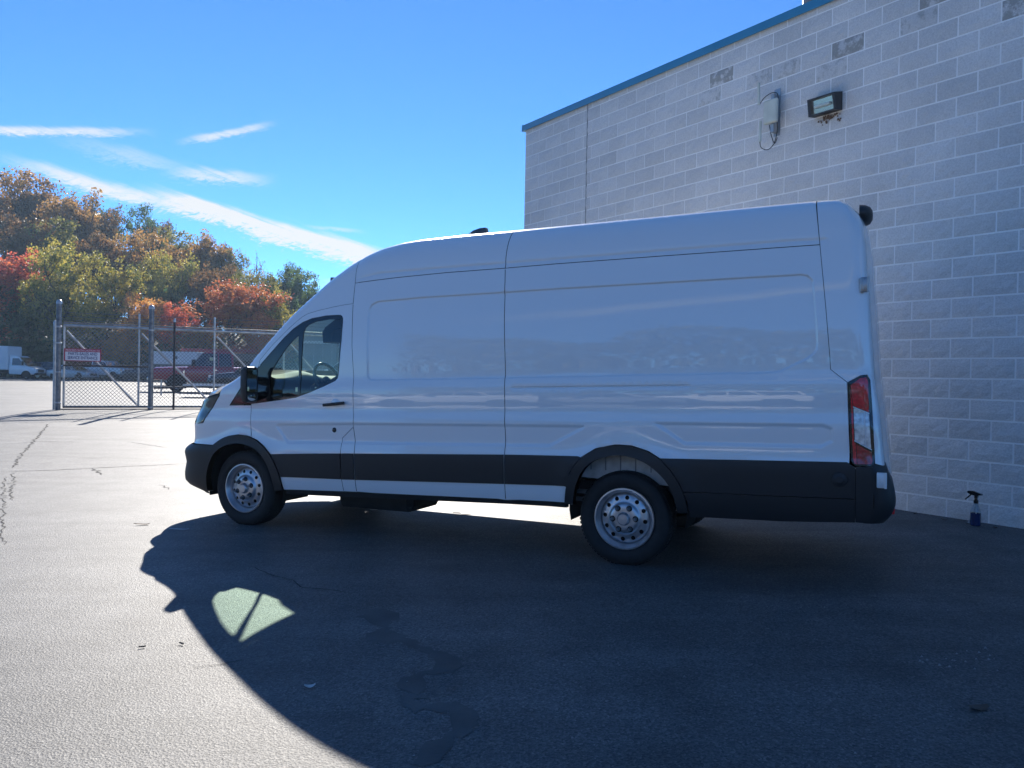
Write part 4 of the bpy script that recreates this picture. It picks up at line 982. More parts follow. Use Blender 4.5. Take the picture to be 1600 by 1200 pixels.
def arches(root, xs, r, h):
    for x in xs:
        for s in (1,-1):
            a = MB(); pts = [(x+(r+.09)*math.cos(t), r+(r+.09)*math.sin(t)) for t in np.linspace(-.35, math.pi+.35, 18)]
            a.add([(u,-s*(h+.004),z) for u, z in pts], [tuple(range(len(pts)))]); a.build('arch_shade_disc', M['hole'], root)  # flat near-black sheet on the body, painted shade of the arch
def lamps(root, x, h, z, hh=.16, ww=.3, m=None):
    for s in (1,-1): MB().box(x-.10,x+.012,-s*(h-ww/2)-ww/2,-s*(h-ww/2)+ww/2,z-hh/2,z+hh/2,.02).build('headlight', m or M['carlamp'], root)
def sedan(label, paint, loc, rz, H=1.45, L=4.75, group=None, suv=False, cat='car', name='parked_car'):
    t = empty(name, loc, rz, label, cat, group); h = .92; k = L/4.75; lift = .12 if suv else 0; zb = .95+lift*1.6; r = .33+lift*.3
    loft_body([(-2.36*k,.42,zb-.25,h*.80),(-2.30*k,.30,zb-.02,h*.92),(-1.6*k,.22+lift,zb+.02,h),(0,.20+lift,zb,h),(1.1*k,.20+lift,zb-.03,h),(1.85*k,.22+lift,zb-.13,h*.97),(2.25*k,.25,zb-.25,h*.86),(2.36*k,.32,zb-.35,h*.72)], 'body', paint, t)
    xr = -2.15*k if suv else -1.55*k
    roof_r = (-1.95*k if suv else -.85*k)
    poly = [(1.05*k,zb-.03),(.75*k,zb+.14),(.30*k,H-.06),(.0,H),(-.5*k,H+.005),(roof_r,H-.07),(xr,zb+.03)]
    pane, cross = cabin(poly, h*.90, h*.70, paint, t, zb, H)
    pane([(.88*k,zb+.03),(.28*k,H-.10),(-.02*k,H-.08),(-.04*k,zb+.03)]); pane([(-.10*k,zb+.03),(-.08*k,H-.08),(-.62*k,H-.09),(-.92*k,zb+.05)])
    if suv: pane([(-1.02*k,zb+.05),(-.75*k,H-.09),(roof_r+.06,H-.13),(xr+.12,zb+.08)])
    cross((1.0*k,zb+.02),(.32*k,H-.07),1,'windshield'); cross((xr+.03,zb+.08),(roof_r+.01,H-.10),-1,'rear_window')
    arches(t, (1.42*k,-1.38*k), r, h*.985); car_wheels(t, (1.42*k,-1.38*k), r, h*.97); lamps(t, 2.27*k, h*.88, zb-.27)
    MB().box(2.25*k,2.372*k,-.45,.45,.42,.66,.03).build('grille', M['seam'], t)
    MB().box(2.2*k,2.40*k,-.72,.72,.30,.42,.03).build('bumper', paint, t)
    for s in (1,-1): MB().box(.70*k,.84*k,-s*(h+.09)-.09,-s*(h+.09)+.09,zb+.04,zb+.18,.03).build('side_mirror', paint, t); MB().box(-2.37*k,-2.28*k,-s*.66-.13,-s*.66+.13,zb-.3,zb-.12,.02).build('tail_light', M['lampred'], t)
    for s in (1,-1): MB().box(-.2*k,-.04*k,-s*h*1.0-.02,-s*h*1.0+.02,zb-.14,zb-.11,.005).build('door_handle', M['chrome'], t)
    return t
def pickup(label, paint, loc, rz, H=1.95, L=5.9, cab=(.95,-1.0), group=None, fw=1.0):
    t = empty('pickup_truck', loc, rz, label, 'pickup', group); h = 1.0; zb = 1.25; r = .40; f = L/2
    loft_body([(-f,.62,zb,h*.97),(-f+.06,.55,zb+.01,h),(-1.2,.50,zb+.01,h),(.0,.48,zb,h),(1.0,.48,zb,h),(f-1.0,.55,zb-.02,h),(f-.35,.58,zb-.06,h*.97),(f-.08,.55,zb-.14,h*.90),(f,.62,zb-.24,h*.80)], 'body', paint, t)
    c0, c1 = cab
    poly = [(c0+.30,zb-.02),(c0+.05,zb+.10),(c0-.50,H-.06),(c0-.75,H),(c1+.15,H),(c1+.03,H-.07),(c1,zb)]
    pane, cross = cabin(poly, h*.92, h*.76, paint, t, zb, H); mid = (c0-.55+c1)/2
    pane([(c0+.12,zb+.04),(c0-.46,H-.10),(mid+.08,H-.08),(mid+.06,zb+.04)]); pane([(mid,zb+.04),(mid+.02,H-.08),(c1+.16,H-.08),(c1+.10,zb+.04)])
    cross((c0+.22,zb+.03),(c0-.50,H-.07),1,'windshield'); cross((c1+.005,zb+.12),(c1+.03,H-.10),-1,'rear_window')
    MB().box(-f+.10,c1-.08,-.80,.80,zb+.012,zb+.020).build('bed_shade_plate', M['hole'], t)  # near-black plate on the closed body stands for shade inside the bed
    wx = (f-fw, -f+1.35); arches(t, wx, r, h*.995); car_wheels(t, wx, r, h*.99); lamps(t, f-.06, h*.92, zb-.28, .30, .26)
    MB().box(f-.10,f+.03,-.60,.60,.78,zb-.14,.03).build('grille', M['chrome'], t)
    for z in (.86,.94,1.02): MB().box(f+.02,f+.04,-.55,.55,z,z+.03).build('grille_bar', M['seam'], t)
    MB().box(f-.15,f+.12,-.95,.95,.55,.74,.05).build('front_bumper', M['chrome'], t); MB().box(-f-.10,-f+.1,-.92,.92,.56,.72,.04).build('rear_bumper', M['chrome'], t)
    for s in (1,-1):
        MB().box(c0-.10,c0+.06,-s*(h+.16)-.12,-s*(h+.16)+.12,zb+.08,zb+.36,.03).build('side_mirror', M['black'], t)
        MB().box(mid+.12,mid+.32,-s*(h+.008)-.02,-s*(h+.008)+.02,zb-.16,zb-.12,.006).build('door_handle', M['chrome'], t)
        MB().box(c1,c0+.1,-s*(h-.02)-.10,-s*(h-.02)+.10,.44,.49,.01).build('running_board', M['black'], t)
        MB().box(f-.16,f-.02,-s*(h*.93)-.02,-s*(h*.93)+.02,zb-.42,zb-.16,.01).build('side_marker', M['amber'], t)
        MB().box(c0+.42,c0+.50,-s*h-.014,-s*h+.014,zb-.50,zb-.18,.004).build('fender_vent', M['chrome'], t)
    MB().box(-f-.02,-f+.05,-.99,-.83,zb-.45,zb-.08).build('tail_light', M['lampred'], t); MB().box(-f-.02,-f+.05,.83,.99,zb-.45,zb-.08).build('tail_light', M['lampred'], t)
    return t
def gz(p): return Vector((p.x, p.y, G(p.x, p.y)))
# box truck at the far left
tr = empty('box_truck', gz(at(14,76)), R(2), 'white box truck with high cargo box at the far left beyond the lot', 'truck')
loft_body([(.55,.42,1.25,1.0),(1.5,.40,1.25,1.0),(2.3,.40,1.22,1.0),(2.75,.42,1.10,.95),(3.02,.48,.98,.82)], 'body', M['white2'], tr)
pane, cross = cabin([(2.35,1.2),(2.0,1.34),(1.45,2.08),(1.2,2.22),(.55,2.22),(.55,1.2)], .95, .84, M['white2'], tr, 1.2, 2.22)
pane([(2.0,1.30),(1.42,1.98),(.82,1.98),(.80,1.30)]); cross((2.28,1.26),(1.46,2.07),1,'windshield')
MB().box(-3.2,.50,-1.18,1.18,.85,3.12,.05).build('cargo_box', M['boxwhite'], tr); MB().box(.42,.52,-1.15,1.15,.9,3.0,.02).build('box_nose', M['white2'], tr)
MB().box(-3.2,1.0,-.45,.45,.5,.84).build('chassis', M['under'], tr)
arches(tr, (2.15,), .36, .995); car_wheels(tr, (2.15,-1.6), .36, .97); lamps(tr, 2.9, .88, .92, .22, .3)
MB().box(2.85,3.06,-.5,.5,.66,.92,.03).build('grille', M['seam'], tr); MB().box(2.8,3.08,-.85,.85,.40,.60,.04).build('front_bumper', M['black'], tr)
for s in (1,-1): MB().box(1.85,1.98,-s*1.15-.1,-s*1.15+.1,1.3,1.7,.03).build('side_mirror', M['black'], tr); MB().box(-3.2,.4,-s*1.185-.004,-s*1.185+.004,.87,.95).build('box_rail', M['galv'], tr)
sedan('dark grey SUV parked between the box truck and the left gate post', M['greypaint'], gz(at(86,80)), R(8), 1.72, 4.7, suv=True)
sedan('silver sedan seen through the gate mesh just right of the left gate post', M['silver'], gz(at(114,76)), R(-14), 1.45)
pickup('white pickup truck seen through the gate below the caution sign', M['white2'], gz(at(166,78)), R(-18), 1.92, 5.6)
sedan('near-black SUV half hidden behind the middle gate post', M['darkpaint'], gz(at(232,74)), R(185), 1.78, 4.7, suv=True)
rt = pickup('maroon crew cab pickup truck with a paper sheet in its window behind the gate', M['maroon'], gz(at(331,42.5)), R(203), 2.02, 6.1, (.95,-1.05), fw=1.3); rt.scale = (1,1,1.07)
# paper in the side window
q = MB(); q.box(-.14,.14,-.003,.003,-.075,.075); o = q.build('window_sheet', mat('paper_yellow', (.62,.66,.42), .7), rt); o.location = (.02, .90, 1.66); o.rotation_euler = (R(-9),0,0)
sedan('black car with bright roof highlights parked right of the maroon pickup', M['darkpaint'], gz(at(402,40.5)), R(192), 1.66, 4.7, suv=True)
sedan('white SUV glimpsed through the van cab window', M['white2'], gz(at(548,36)), R(170), 1.75, 4.7, suv=True)
# enclosed trailer behind the maroon pickup
tl = empty('cargo_trailer', gz(at(283,58)), R(176), 'pale grey enclosed cargo trailer behind the hood of the maroon pickup', 'trailer')
MB().box(-1.7,1.6,-1.0,1.0,1.55,2.48,.04).build('trailer_body', M['boxwhite'], tl); MB().box(-1.7,1.6,-.95,.95,.5,1.54).build('trailer_base', M['greypaint'], tl); MB().box(-.2,.0,1.003,1.02,1.95,2.15).build('vent_hatch', M['galvdark'], tl)
car_wheels(tl, (-.45,.45), .34, 1.0); MB().tube([(1.6,0,.55),(2.6,0,.5)], .05, 6).build('tongue', M['under'], tl)
# red rack trailer further back
rk = empty('rack_trailer', gz(at(345,60)), R(178), 'long dark flatbed trailer with a red top rail behind the maroon pickup', 'trailer')
MB().box(-3.6,3.4,-1.1,1.1,1.9,2.45).build('deck', M['greypaint'], rk); MB().box(-3.0,2.6,1.05,1.15,2.55,2.78,.02).build('red_rail', mat('faded_red', (.30,.05,.06), .6), rk)
for x in (-2.4,-.8,.8,2.2): MB().box(x-.05,x+.05,1.06,1.14,2.44,2.56).build('stake', M['rust'], rk)
MB().box(-3.4,3.2,-.4,.4,.9,1.9).build('frame', M['under'], rk); car_wheels(rk, (-2.2,-1.2), .48, 1.05)
# low equipment trailer in front of the pickup
lt = empty('low_trailer', gz(at(352,34.5)), R(14), 'low black flatbed trailer with pale edge boards in front of the maroon pickup', 'trailer')
MB().box(-1.6,2.2,-.9,.9,.42,.50).build('deck', M['seam'], lt); MB().box(-1.6,2.2,-.93,-.90,.50,.58).build('edge_board', M['boxwhite'], lt); MB().box(-1.6,2.2,.90,.93,.50,.58).build('edge_board', M['boxwhite'], lt)
MB().tube([(-1.6,0,.42),(-2.9,0,.38)], .05, 8).build('tongue', M['rust'], lt); MB().tube([(-2.6,0,.05),(-2.6,0,.75)], .035, 8).build('jack_stand', M['galv'], lt); car_wheels(lt, (.5,), .30, .93)
# ---- building and lamp beyond the van
gb = empty('metal_building', gz(at(560,52)), R(10), 'grey metal-sided building with dark roof edge beyond the van windshield', 'building')
MB().box(-3.6,14,0,12,0,4.9).build('wall', mat('grey_metal_siding', (.30,.33,.34), .55, bump=(2,.1,.01), var=(1,.08)), gb)
for i in range(30): MB().box(-3.5+i*.58,-3.46+i*.58,-.03,.002,0,3.0).build('siding_rib', M['galv'], gb)
MB().box(-3.62,14.02,-.06,.0,3.05,3.22).build('white_band', M['boxwhite'], gb); MB().prism([(-.3,4.9),(-.3,5.35),(6,5.37),(12.3,5.35),(12.3,4.9)], -3.9, 14.2, 'x').build('roof', mat('dark_roof_metal', (.03,.035,.04), .85, spec=.15), gb)
lp = empty('parking_lamp', gz(at(527,40)), R(20), 'dark floodlight head on a pole peeking over the van windshield', 'lamp')
MB().tube([(0,0,0),(0,0,5.75)], .07, 10, .05).build('pole', M['galvdark'], lp, angle=50); MB().box(-.42,.18,-.16,.16,5.72,5.98,.03).build('lamp_head', mat('lamp_head_dark', (.05,.07,.08), .5), lp)
# ---- cars on the photographer's side of the lot: they show as reflections in the van's side
for i, (lb, pt, x, y, rz, suv) in enumerate((('white SUV mirrored brightest left of the middle seam in the van side', 'white2', -12.6, -2.4, 128, True), ('white sedan mirrored near the cab door in the van side', 'white2', -14.6, .2, 118, False),
        ('dark red sedan mirrored faintly low in the van side panel', 'maroon', -16.5, 1.2, 20, False), ('silver sedan mirrored right of the middle seam in the van side', 'silver', -10.2, -5.6, 132, False),
        ('white SUV mirrored above the rear wheel arch in the van side', 'white2', -8.2, -8.6, 140, True), ('dark grey sedan mirrored near the tail lamp in the van side', 'greypaint', -6.6, -12.0, 135, False))):
    sedan(lb, M[pt], (x, y, G(x, y)), R(rz), 1.72 if suv else 1.45, 4.75, 'cars behind the photographer', suv)
# ------------------------------------------------------------------ hillside and autumn trees
HAZE = .00038
def hill(x, y):
    t = sst(y, 86, 128); lft = np.interp(x, [-120,-85,-60,-40,-25,-8,20], [13,12,8.5,5.5,3.2,1.2,.5])
    return .30+t*float(lft)+.25*sst(y,82,86)
mb = MB(); hx = np.linspace(-170,60,70); hy = np.r_[np.linspace(82.5,130,26), np.linspace(140,260,8)]
r_ = random.Random(2)
mb.v = [(x, y, hill(x, y)+(r_.uniform(-.15,.25) if y > 83 else -.25)) for x in hx for y in hy]; ny = len(hy)
mb.f = [(i*ny+j,(i+1)*ny+j,(i+1)*ny+j+1,i*ny+j+1) for i in range(len(hx)-1) for j in range(ny-1)]
o = mesh_obj('hillside', mb.v, mb.f, mat('leaf_litter', (.045,.04,.026), .95, var=(.6,.5), bump=(3,.5,.1)), None, True); o['kind'] = 'structure'
def leaf_mat(name, cols):
    m = bpy.data.materials.new(name); m.use_nodes = True; nt = m.node_tree; N = nt.nodes; L = nt.links; N.clear()
    at_ = N.new('ShaderNodeAttribute'); at_.attribute_name = 'leaf'; oi = N.new('ShaderNodeObjectInfo')
    rp = N.new('ShaderNodeValToRGB'); e = rp.color_ramp.elements
    while len(e) < len(cols): e.new(.5)
    for i, (q, c) in enumerate(zip(e, cols)): q.position = i/(len(cols)-1); q.color = (*c, 1)
    L.new(at_.outputs['Fac'], rp.inputs[0])
    hs = N.new('ShaderNodeHueSaturation'); mr = N.new('ShaderNodeMapRange'); L.new(oi.outputs['Random'], mr.inputs[0]); mr.inputs[3].default_value = .8; mr.inputs[4].default_value = 1.2
    L.new(mr.outputs[0], hs.inputs['Value']); L.new(rp.outputs[0], hs.inputs['Color'])
    d = N.new('ShaderNodeBsdfPrincipled'); d.inputs['Roughness'].default_value = .5; L.new(hs.outputs[0], d.inputs['Base Color'])
    t = N.new('ShaderNodeBsdfTranslucent'); L.new(hs.outputs[0], t.inputs[0]); x = N.new('ShaderNodeMixShader'); x.inputs[0].default_value = .5
    L.new(d.outputs[0], x.inputs[1]); L.new(t.outputs[0], x.inputs[2]); o_ = N.new('ShaderNodeOutputMaterial'); L.new(x.outputs[0], o_.inputs[0]); return m
LM = {'tan': leaf_mat('leaves_tan', [(0.092,0.074,0.028),(0.278,0.157,0.046),(0.445,0.242,0.065),(0.186,0.168,0.055)]),
      'brown': leaf_mat('leaves_brown', [(0.074,0.074,0.033),(0.186,0.111,0.041),(0.315,0.157,0.052),(0.131,0.131,0.046)]),
      'olive': leaf_mat('leaves_olive', [(0.065,0.092,0.026),(0.148,0.157,0.037),(0.315,0.260,0.055),(0.186,0.186,0.041)]),
      'yellow': leaf_mat('leaves_yellow_green', [(0.074,0.111,0.026),(0.205,0.214,0.041),(0.483,0.371,0.065),(0.148,0.168,0.037)]),
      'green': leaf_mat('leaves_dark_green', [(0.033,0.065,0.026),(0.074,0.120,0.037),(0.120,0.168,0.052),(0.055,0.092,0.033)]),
      'orange': leaf_mat('leaves_orange', [(0.223,0.092,0.026),(0.557,0.223,0.055),(0.600,0.352,0.092),(0.371,0.131,0.037)]),
      'red': leaf_mat('leaves_red', [(0.205,0.041,0.033),(0.502,0.092,0.059),(0.600,0.186,0.065),(0.371,0.055,0.052)]),
      'ored': leaf_mat('leaves_orange_red', [(0.242,0.059,0.033),(0.594,0.157,0.065),(0.600,0.260,0.074),(0.408,0.083,0.046)])}
M['bark'] = mat('bark', (.05,.042,.036), .9, bump=(12,.5,.02), var=(8,.3))
def tree_meshes(seed, nleaf, spread, base, bare=False):
    """unit tree: height 1; returns trunk (verts, faces), crown mesh"""
    r = random.Random(seed); tb = MB(); tips = []
    def limb(p, d, ln, rad, lvl):
        q = [p]; n = 5
        for i in range(n):
            d = (d+Vector((r.gauss(0,.14),r.gauss(0,.14),r.gauss(.05,.08)))).normalized(); q.append(q[-1]+d*ln/n)
        tb.tube(q, rad, 6 if lvl == 0 else 4, rad*.35, cap=False)
        if lvl < 3:
            for k in range((7,4,3)[lvl]):
                t = r.uniform(.35 if lvl == 0 else .25, 1.0); i = min(n-1, int(t*n)); pp = q[i]+(q[i+1]-q[i])*(t*n-i)
                a = r.random()*6.283; out = Vector((math.cos(a)*spread, math.sin(a)*spread, r.uniform(.25,.9))).normalized()
                limb(pp, (d*.35+out).normalized(), ln*r.uniform(.42,.62), rad*.45, lvl+1)
        if lvl >= 1: tips.append((q[-1], lvl)); tips.append((q[-2], lvl)); tips.append((q[-3], lvl))
    limb(Vector((0,0,0)), Vector((0,0,1)), .58, .020, 0)
    me = bpy.data.meshes.new('trunk'); me.from_pydata([P(v) for v in tb.v], [], tb.f); me.materials.append(M['bark']); me.update()
    zs = [p.z for p, l in tips]; top = max(zs)
    V = []; F = []; A = []; tips = [t for t in tips if t[0].z > base]
    clumps = [(p, r.uniform(.035,.07), r.random()) for p, l in tips if r.random() < .6]
    lob = [(Vector((r.gauss(0,.085)*spread, r.gauss(0,.085)*spread, r.uniform(base+.16,.78))), r.uniform(.11,.19)) for _ in range(9)]+[(Vector((0,0,.80)), .15)]
    nc = len(clumps)
    for _ in range(190 if not bare else 0):     # leaf clumps spread over uneven lobes of the crown
        c, s_ = r.choice(lob); d = Vector((r.gauss(0,1),r.gauss(0,1),r.gauss(0,1))).normalized()*s_*r.uniform(.55,1.0)
        q = c+d
        if q.z > base*.6: clumps.append((q, r.uniform(.03,.06), r.random()))
    for k in range(nleaf):
        c, s, tone = r.choice(clumps); d = Vector((r.gauss(0,1),r.gauss(0,1),r.gauss(0,.8))); d = d.normalized()*s*(r.random()**.45)
        p = c+d; n = Vector((r.gauss(0,1),r.gauss(0,1),r.gauss(.4,1))).normalized(); a = n.orthogonal().normalized(); b = n.cross(a); ang = r.random()*6.28
        a, b = a*math.cos(ang)+b*math.sin(ang), b*math.cos(ang)-a*math.sin(ang); z = r.uniform(.007,.0145); i = len(V)
        V += [p-a*z, p-b*z*.6+n*z*.15, p+a*z, p+b*z*.6+n*z*.15]; F.append((i,i+1,i+2,i+3)); A.append(min(1,max(0,tone*.6+r.random()*.4)))
    mc = bpy.data.meshes.new('crown'); mc.from_pydata([P(v) for v in V], [], F); mc.materials.append(LM['tan'])
    at_ = mc.attributes.new('leaf', 'FLOAT', 'FACE'); at_.data.foreach_set('value', A); mc.update()
    zmax = max(v.z for v in V); wmax = np.percentile([math.hypot(v.x,v.y) for v in V], 96)
    return me, mc, zmax, wmax
TM = [tree_meshes(20+i, 10500, (1.0,.8,1.15,.9,1.05,.75)[i], (.12,.16,.08,.14,.06,.16)[i]) for i in range(6)]
BARE = tree_meshes(60, 260, .9, .3, True)
COLN = {'tan':'tan','brown':'russet brown','olive':'olive green','yellow':'yellow-green','green':'dark green','orange':'golden orange','red':'crimson','ored':'orange-red'}
def horizon(px): return 572.3+.01869*px
def tree(px, top, wpx, depth, col, label, k, base_drop=0, tall=None):
    p = at(px, depth); z0 = hill(p.x, p.y)-.15; ztop = CAMZ+(horizon(px)-top)/1230.1*depth; hgt = ztop-z0
    if tall: z0 = max(z0, ztop-tall); hgt = ztop-z0; z0g = z0
    tm, cm, zm, wm = TM[k % 6] if col != 'bare' else BARE
    t = empty('broadleaf_tree', (p.x, p.y, hill(p.x,p.y)-.15), random.random()*6.28, label, 'tree', 'autumn trees on the slope')
    hgt = ztop-t.location.z; wr = wpx*1.3/1230.1*depth; sx = wr/wm
    for nm, me in (('trunk', tm), ('crown', cm)):
        o = bpy.data.objects.new(nm, me); COL.objects.link(o); o.parent = t; o.scale = (sx, sx, hgt/zm)
        if nm == 'crown': o.material_slots[0].link = 'OBJECT'; o.material_slots[0].material = LM['brown' if col == 'bare' else col]
    return t
TREES = [
 # back of the slope, along the skyline from left to right
 (4,258,56,122,'tan','tall tan tree at the left edge of the picture, highest on the skyline'), (58,276,44,118,'brown','tall russet tree second from the left along the skyline'),
 (104,298,50,114,'tan','rounded orange-brown tree third from the left along the skyline'), (165,322,40,124,'green','dark green tree left of the double skyline crown'),
 (212,316,40,122,'green','dark green tree crowning the middle of the skyline'), (238,338,24,116,'brown','narrow reddish brown tree at the right of the dark green skyline crown'),
 (196,352,48,106,'tan','tan tree below the dark green skyline crown'), (283,360,40,116,'olive','olive tree on the skyline right of the middle dip'),
 (326,366,40,112,'tan','bronze tree on the skyline above the orange-red tree'), (366,386,34,112,'olive','small olive tree where the skyline drops towards the van'),
 (398,396,22,118,'bare','nearly bare thin tree poking above the skyline'), (428,412,30,112,'green','dark green tree on the falling skyline left of the last crown'),
 (462,406,36,108,'green','last dark green tree on the right end of the skyline'), (487,436,18,100,'green','small green tree nearest the van windshield'),
 (136,312,34,119,'brown','russet tree filling the skyline left of the dark green pair'), (256,352,30,114,'olive','olive tree filling the skyline dip right of the double crown'), (346,376,34,115,'brown','brown tree on the skyline between the bronze and small olive trees'), (446,424,26,112,'olive','olive tree between the last two dark green skyline trees'),
 # middle of the slope
 (30,330,52,104,'brown','broad brown tree on the slope at the left edge'), (92,338,46,102,'olive','olive brown tree on the slope above the yellow-green pair'),
 (150,356,38,102,'brown','russet tree on the slope behind the yellow-green pair'), (246,388,42,98,'yellow','yellowish tree on the slope behind the middle gate post'),
 (292,404,36,100,'brown','dark brown tree with bare lower trunk on the slope'), (330,408,34,98,'brown','shaded brown tree directly behind the orange-red tree'),
 (382,414,32,98,'yellow','yellow-olive tree behind the top of the orange-red tree'), (420,430,26,96,'olive','olive tree right of the orange-red tree'),
 # along the edge of the lot
 (14,392,52,90,'red','dark red tree at the left edge above the box truck'), (88,372,52,87,'yellow','large yellow-green tree behind the left gate post'),
 (150,392,44,86,'yellow','yellow-green tree with golden tips right of the left gate post'), (44,440,50,88,'green','shaded dark green tree behind the box truck'),
 (216,452,40,85,'orange','golden orange tree behind the left half of the gate'), (266,470,26,84.5,'red','small crimson tree right of the middle gate post'),
 (352,432,54,86,'ored','large orange-red tree behind the maroon pickup'), (408,486,30,85,'ored','low orange-red tree just left of the van hood'),
 (440,448,28,90,'yellow','yellow-green tree just left of the van windshield'), (462,478,18,86,'yellow','small bright yellow tree touching the van windshield line'),
 (110,455,44,87,'olive','dense low olive tree behind the caution sign'), (190,512,30,84,'orange','low orange bush-like tree behind the white pickup'),
 (300,505,30,84.5,'orange','low rust orange tree behind the trailer'), (480,482,24,88,'olive','low olive tree mostly hidden by the van windshield'),
]
for k, (px, top, wpx, dep, col, lb) in enumerate(TREES): tree(px, top, wpx, dep, col, lb, k)
# shrubs in the bank at the lot edge
def shrub(px, top, wpx, dep, col, lb, k):
    t = tree(px, top, wpx, dep, col, lb, k); t.name = 'shrub'; t['category'] = 'shrub'; t['group'] = 'shrubs along the lot edge'
for k, (px, top, wpx, col, lb) in enumerate(((20,530,34,'green','dark shrub behind the box truck roof'), (70,540,30,'green','dark shrub behind the nose of the box truck'), (118,535,28,'green','dark shrub behind the silver sedan'), (205,556,22,'orange','low orange shrub between the white pickup and the near-black SUV'), (180,540,24,'olive','olive shrub above the white pickup'), (255,540,24,'olive','olive shrub between the middle gate post and the trailer'), (395,535,26,'red','red shrub behind the black car'), (430,530,24,'orange','orange shrub left of the van mirror'))):
    shrub(px, top, wpx, 83.5+k*.2, col, lb, k+2)
# dark mass of undergrowth on the bank: nobody could count it
ug = MB(); r_ = random.Random(11); A = []
for k in range(42000):
    x = r_.uniform(-120, 5); y = 83+abs(r_.gauss(0,1))*7; z = hill(x,y)+abs(r_.gauss(0,2.3))*(1.15 if x < -50 else .95 if x < -30 else .6)
    n = Vector((r_.gauss(0,1),r_.gauss(0,1),r_.gauss(0,1))).normalized(); a = n.orthogonal().normalized(); b = n.cross(a); s = r_.uniform(.14,.34); p = Vector((x,y,z))
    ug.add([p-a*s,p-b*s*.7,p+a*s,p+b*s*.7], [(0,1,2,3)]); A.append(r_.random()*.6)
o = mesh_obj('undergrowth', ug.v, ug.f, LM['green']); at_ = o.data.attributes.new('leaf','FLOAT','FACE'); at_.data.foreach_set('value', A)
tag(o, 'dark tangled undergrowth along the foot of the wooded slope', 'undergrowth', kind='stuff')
# wooded ridge on the photographer's side, seen only as a dim reflection in the van
bw = MB(); A = []
for k in range(15000):
    x = r_.uniform(-130,130); y = -72-abs(r_.gauss(0,1))*8; top = 13+3*math.sin(x*.09)+2.5*math.sin(x*.19+1)+.08*(-x); z = r_.random()**.8*max(3,top)
    n = Vector((r_.gauss(0,1),r_.gauss(0,1),r_.gauss(0,1))).normalized(); a = n.orthogonal().normalized(); b = n.cross(a); s = r_.uniform(.5,1.1); p = Vector((x,y,z))
    bw.add([p-a*s,p-b*s*.7,p+a*s,p+b*s*.7], [(0,1,2,3)]); A.append(r_.random())
o = mesh_obj('far_wood', bw.v, bw.f, LM['olive']); at_ = o.data.attributes.new('leaf','FLOAT','FACE'); at_.data.foreach_set('value', A)
tag(o, 'distant wooded ridge mirrored as a dark band in the van side', 'woodland', kind='stuff')

# thin bluish haze added to stand in for the lens veil: one closed box of air round everything
hz = MB().box(-520,520,-520,520,-2.0,36.0).build('haze', None); hz.data.materials.clear()
hm = bpy.data.materials.new('haze_air'); hm.use_nodes = True; N = hm.node_tree.nodes; N.clear(); ou = N.new('ShaderNodeOutputMaterial'); pv = N.new('ShaderNodeVolumePrincipled')
pv.inputs['Color'].default_value = (.50,.72,1,1); pv.inputs['Density'].default_value = HAZE; pv.inputs['Anisotropy'].default_value = .35
hm.node_tree.links.new(pv.outputs[0], ou.inputs['Volume']); hz.data.materials.append(hm); tag(hz, 'thin bluish haze added for the lens veil over the lot and the wooded slope', 'haze', kind='stuff')
# ------------------------------------------------------------------ cracks, wet stain, leaves and grit on the asphalt
M['crack'] = mat('crack_dirt', (.045,.043,.041), .9, spec=.2)
M['stain'] = mat('damp_asphalt', (.082,.082,.078), .65, spec=.3, bump=(70,.5,.005), var=(4,.3))
def up(p, h=.004): return Vector((p.x, p.y, G(p.x, p.y)+h))
def crack(pts, w0, name='crack', jag=.5, seed=0):
    r = random.Random(seed); g = [ground_at(*q) for q in pts]; Q = []
    for i in range(len(g)-1):
        n = max(2, int((g[i+1]-g[i]).length/.07))
        for k in range(n): Q.append(g[i]+(g[i+1]-g[i])*k/n)
    Q.append(g[-1]); V = []; F = []
    for i, p in enumerate(Q):
        d = (Q[min(i+1,len(Q)-1)]-Q[max(0,i-1)]); d.z = 0; d = d.normalized(); n = Vector((-d.y,d.x,0)); e = min(1, i/3, (len(Q)-1-i)/3)*.8+.2
        c = p+n*r.gauss(0,w0*jag*1.6); h = w0*e*r.uniform(.5,1.2)/2; V += [up(c-n*h), up(c+n*h)]
    F = [(2*i,2*i+2,2*i+3,2*i+1) for i in range(len(Q)-1)]
    return mesh_obj(name, V, F, M['crack'], lot)
crack([(75,662),(66,674),(58,684),(45,698),(34,708),(27,720),(20,731)], .026, seed=1, jag=.5)
crack([(20,738),(22,752),(17,770),(20,782)], .014, seed=2, jag=.9); crack([(8,745),(6,775),(3,813),(8,852)], .012, seed=3, jag=.9)
crack([(0,737),(80,735),(159,731),(240,727),(300,724)], .022, seed=4, jag=.35); crack([(148,732),(158,742)], .035, seed=5); crack([(250,757),(266,765)], .02, seed=6)
crack([(302,1044),(340,1039),(380,1032),(430,1022)], .012, seed=7, jag=.2); crack([(385,885),(430,900),(455,908),(470,918),(500,921),(560,928)], .010, seed=8, jag=.6)
crack([(0,695),(60,690),(130,691)], .02, seed=9, jag=.3); crack([(200,690),(262,700)], .015, seed=10); crack([(120,716),(160,716)], .02, seed=12)
def patch(pts, m, name, seed, jag=.022):
    r = random.Random(seed); g = [ground_at(*q) for q in pts]; L_ = []
    for i in range(len(g)):
        a, b = g[i], g[(i+1)%len(g)]; n = max(2, int((b-a).length/.04))
        for k in range(n): p = a+(b-a)*k/n; L_.append((p.x+r.gauss(0,jag), p.y+r.gauss(0,jag)))
    V, F, _ = cdt_fill([L_], .08, .08, None, .02, .2)
    return mesh_obj(name, [up(Vector((a,b,0)), .0018) for a, b in V], F, m, lot)
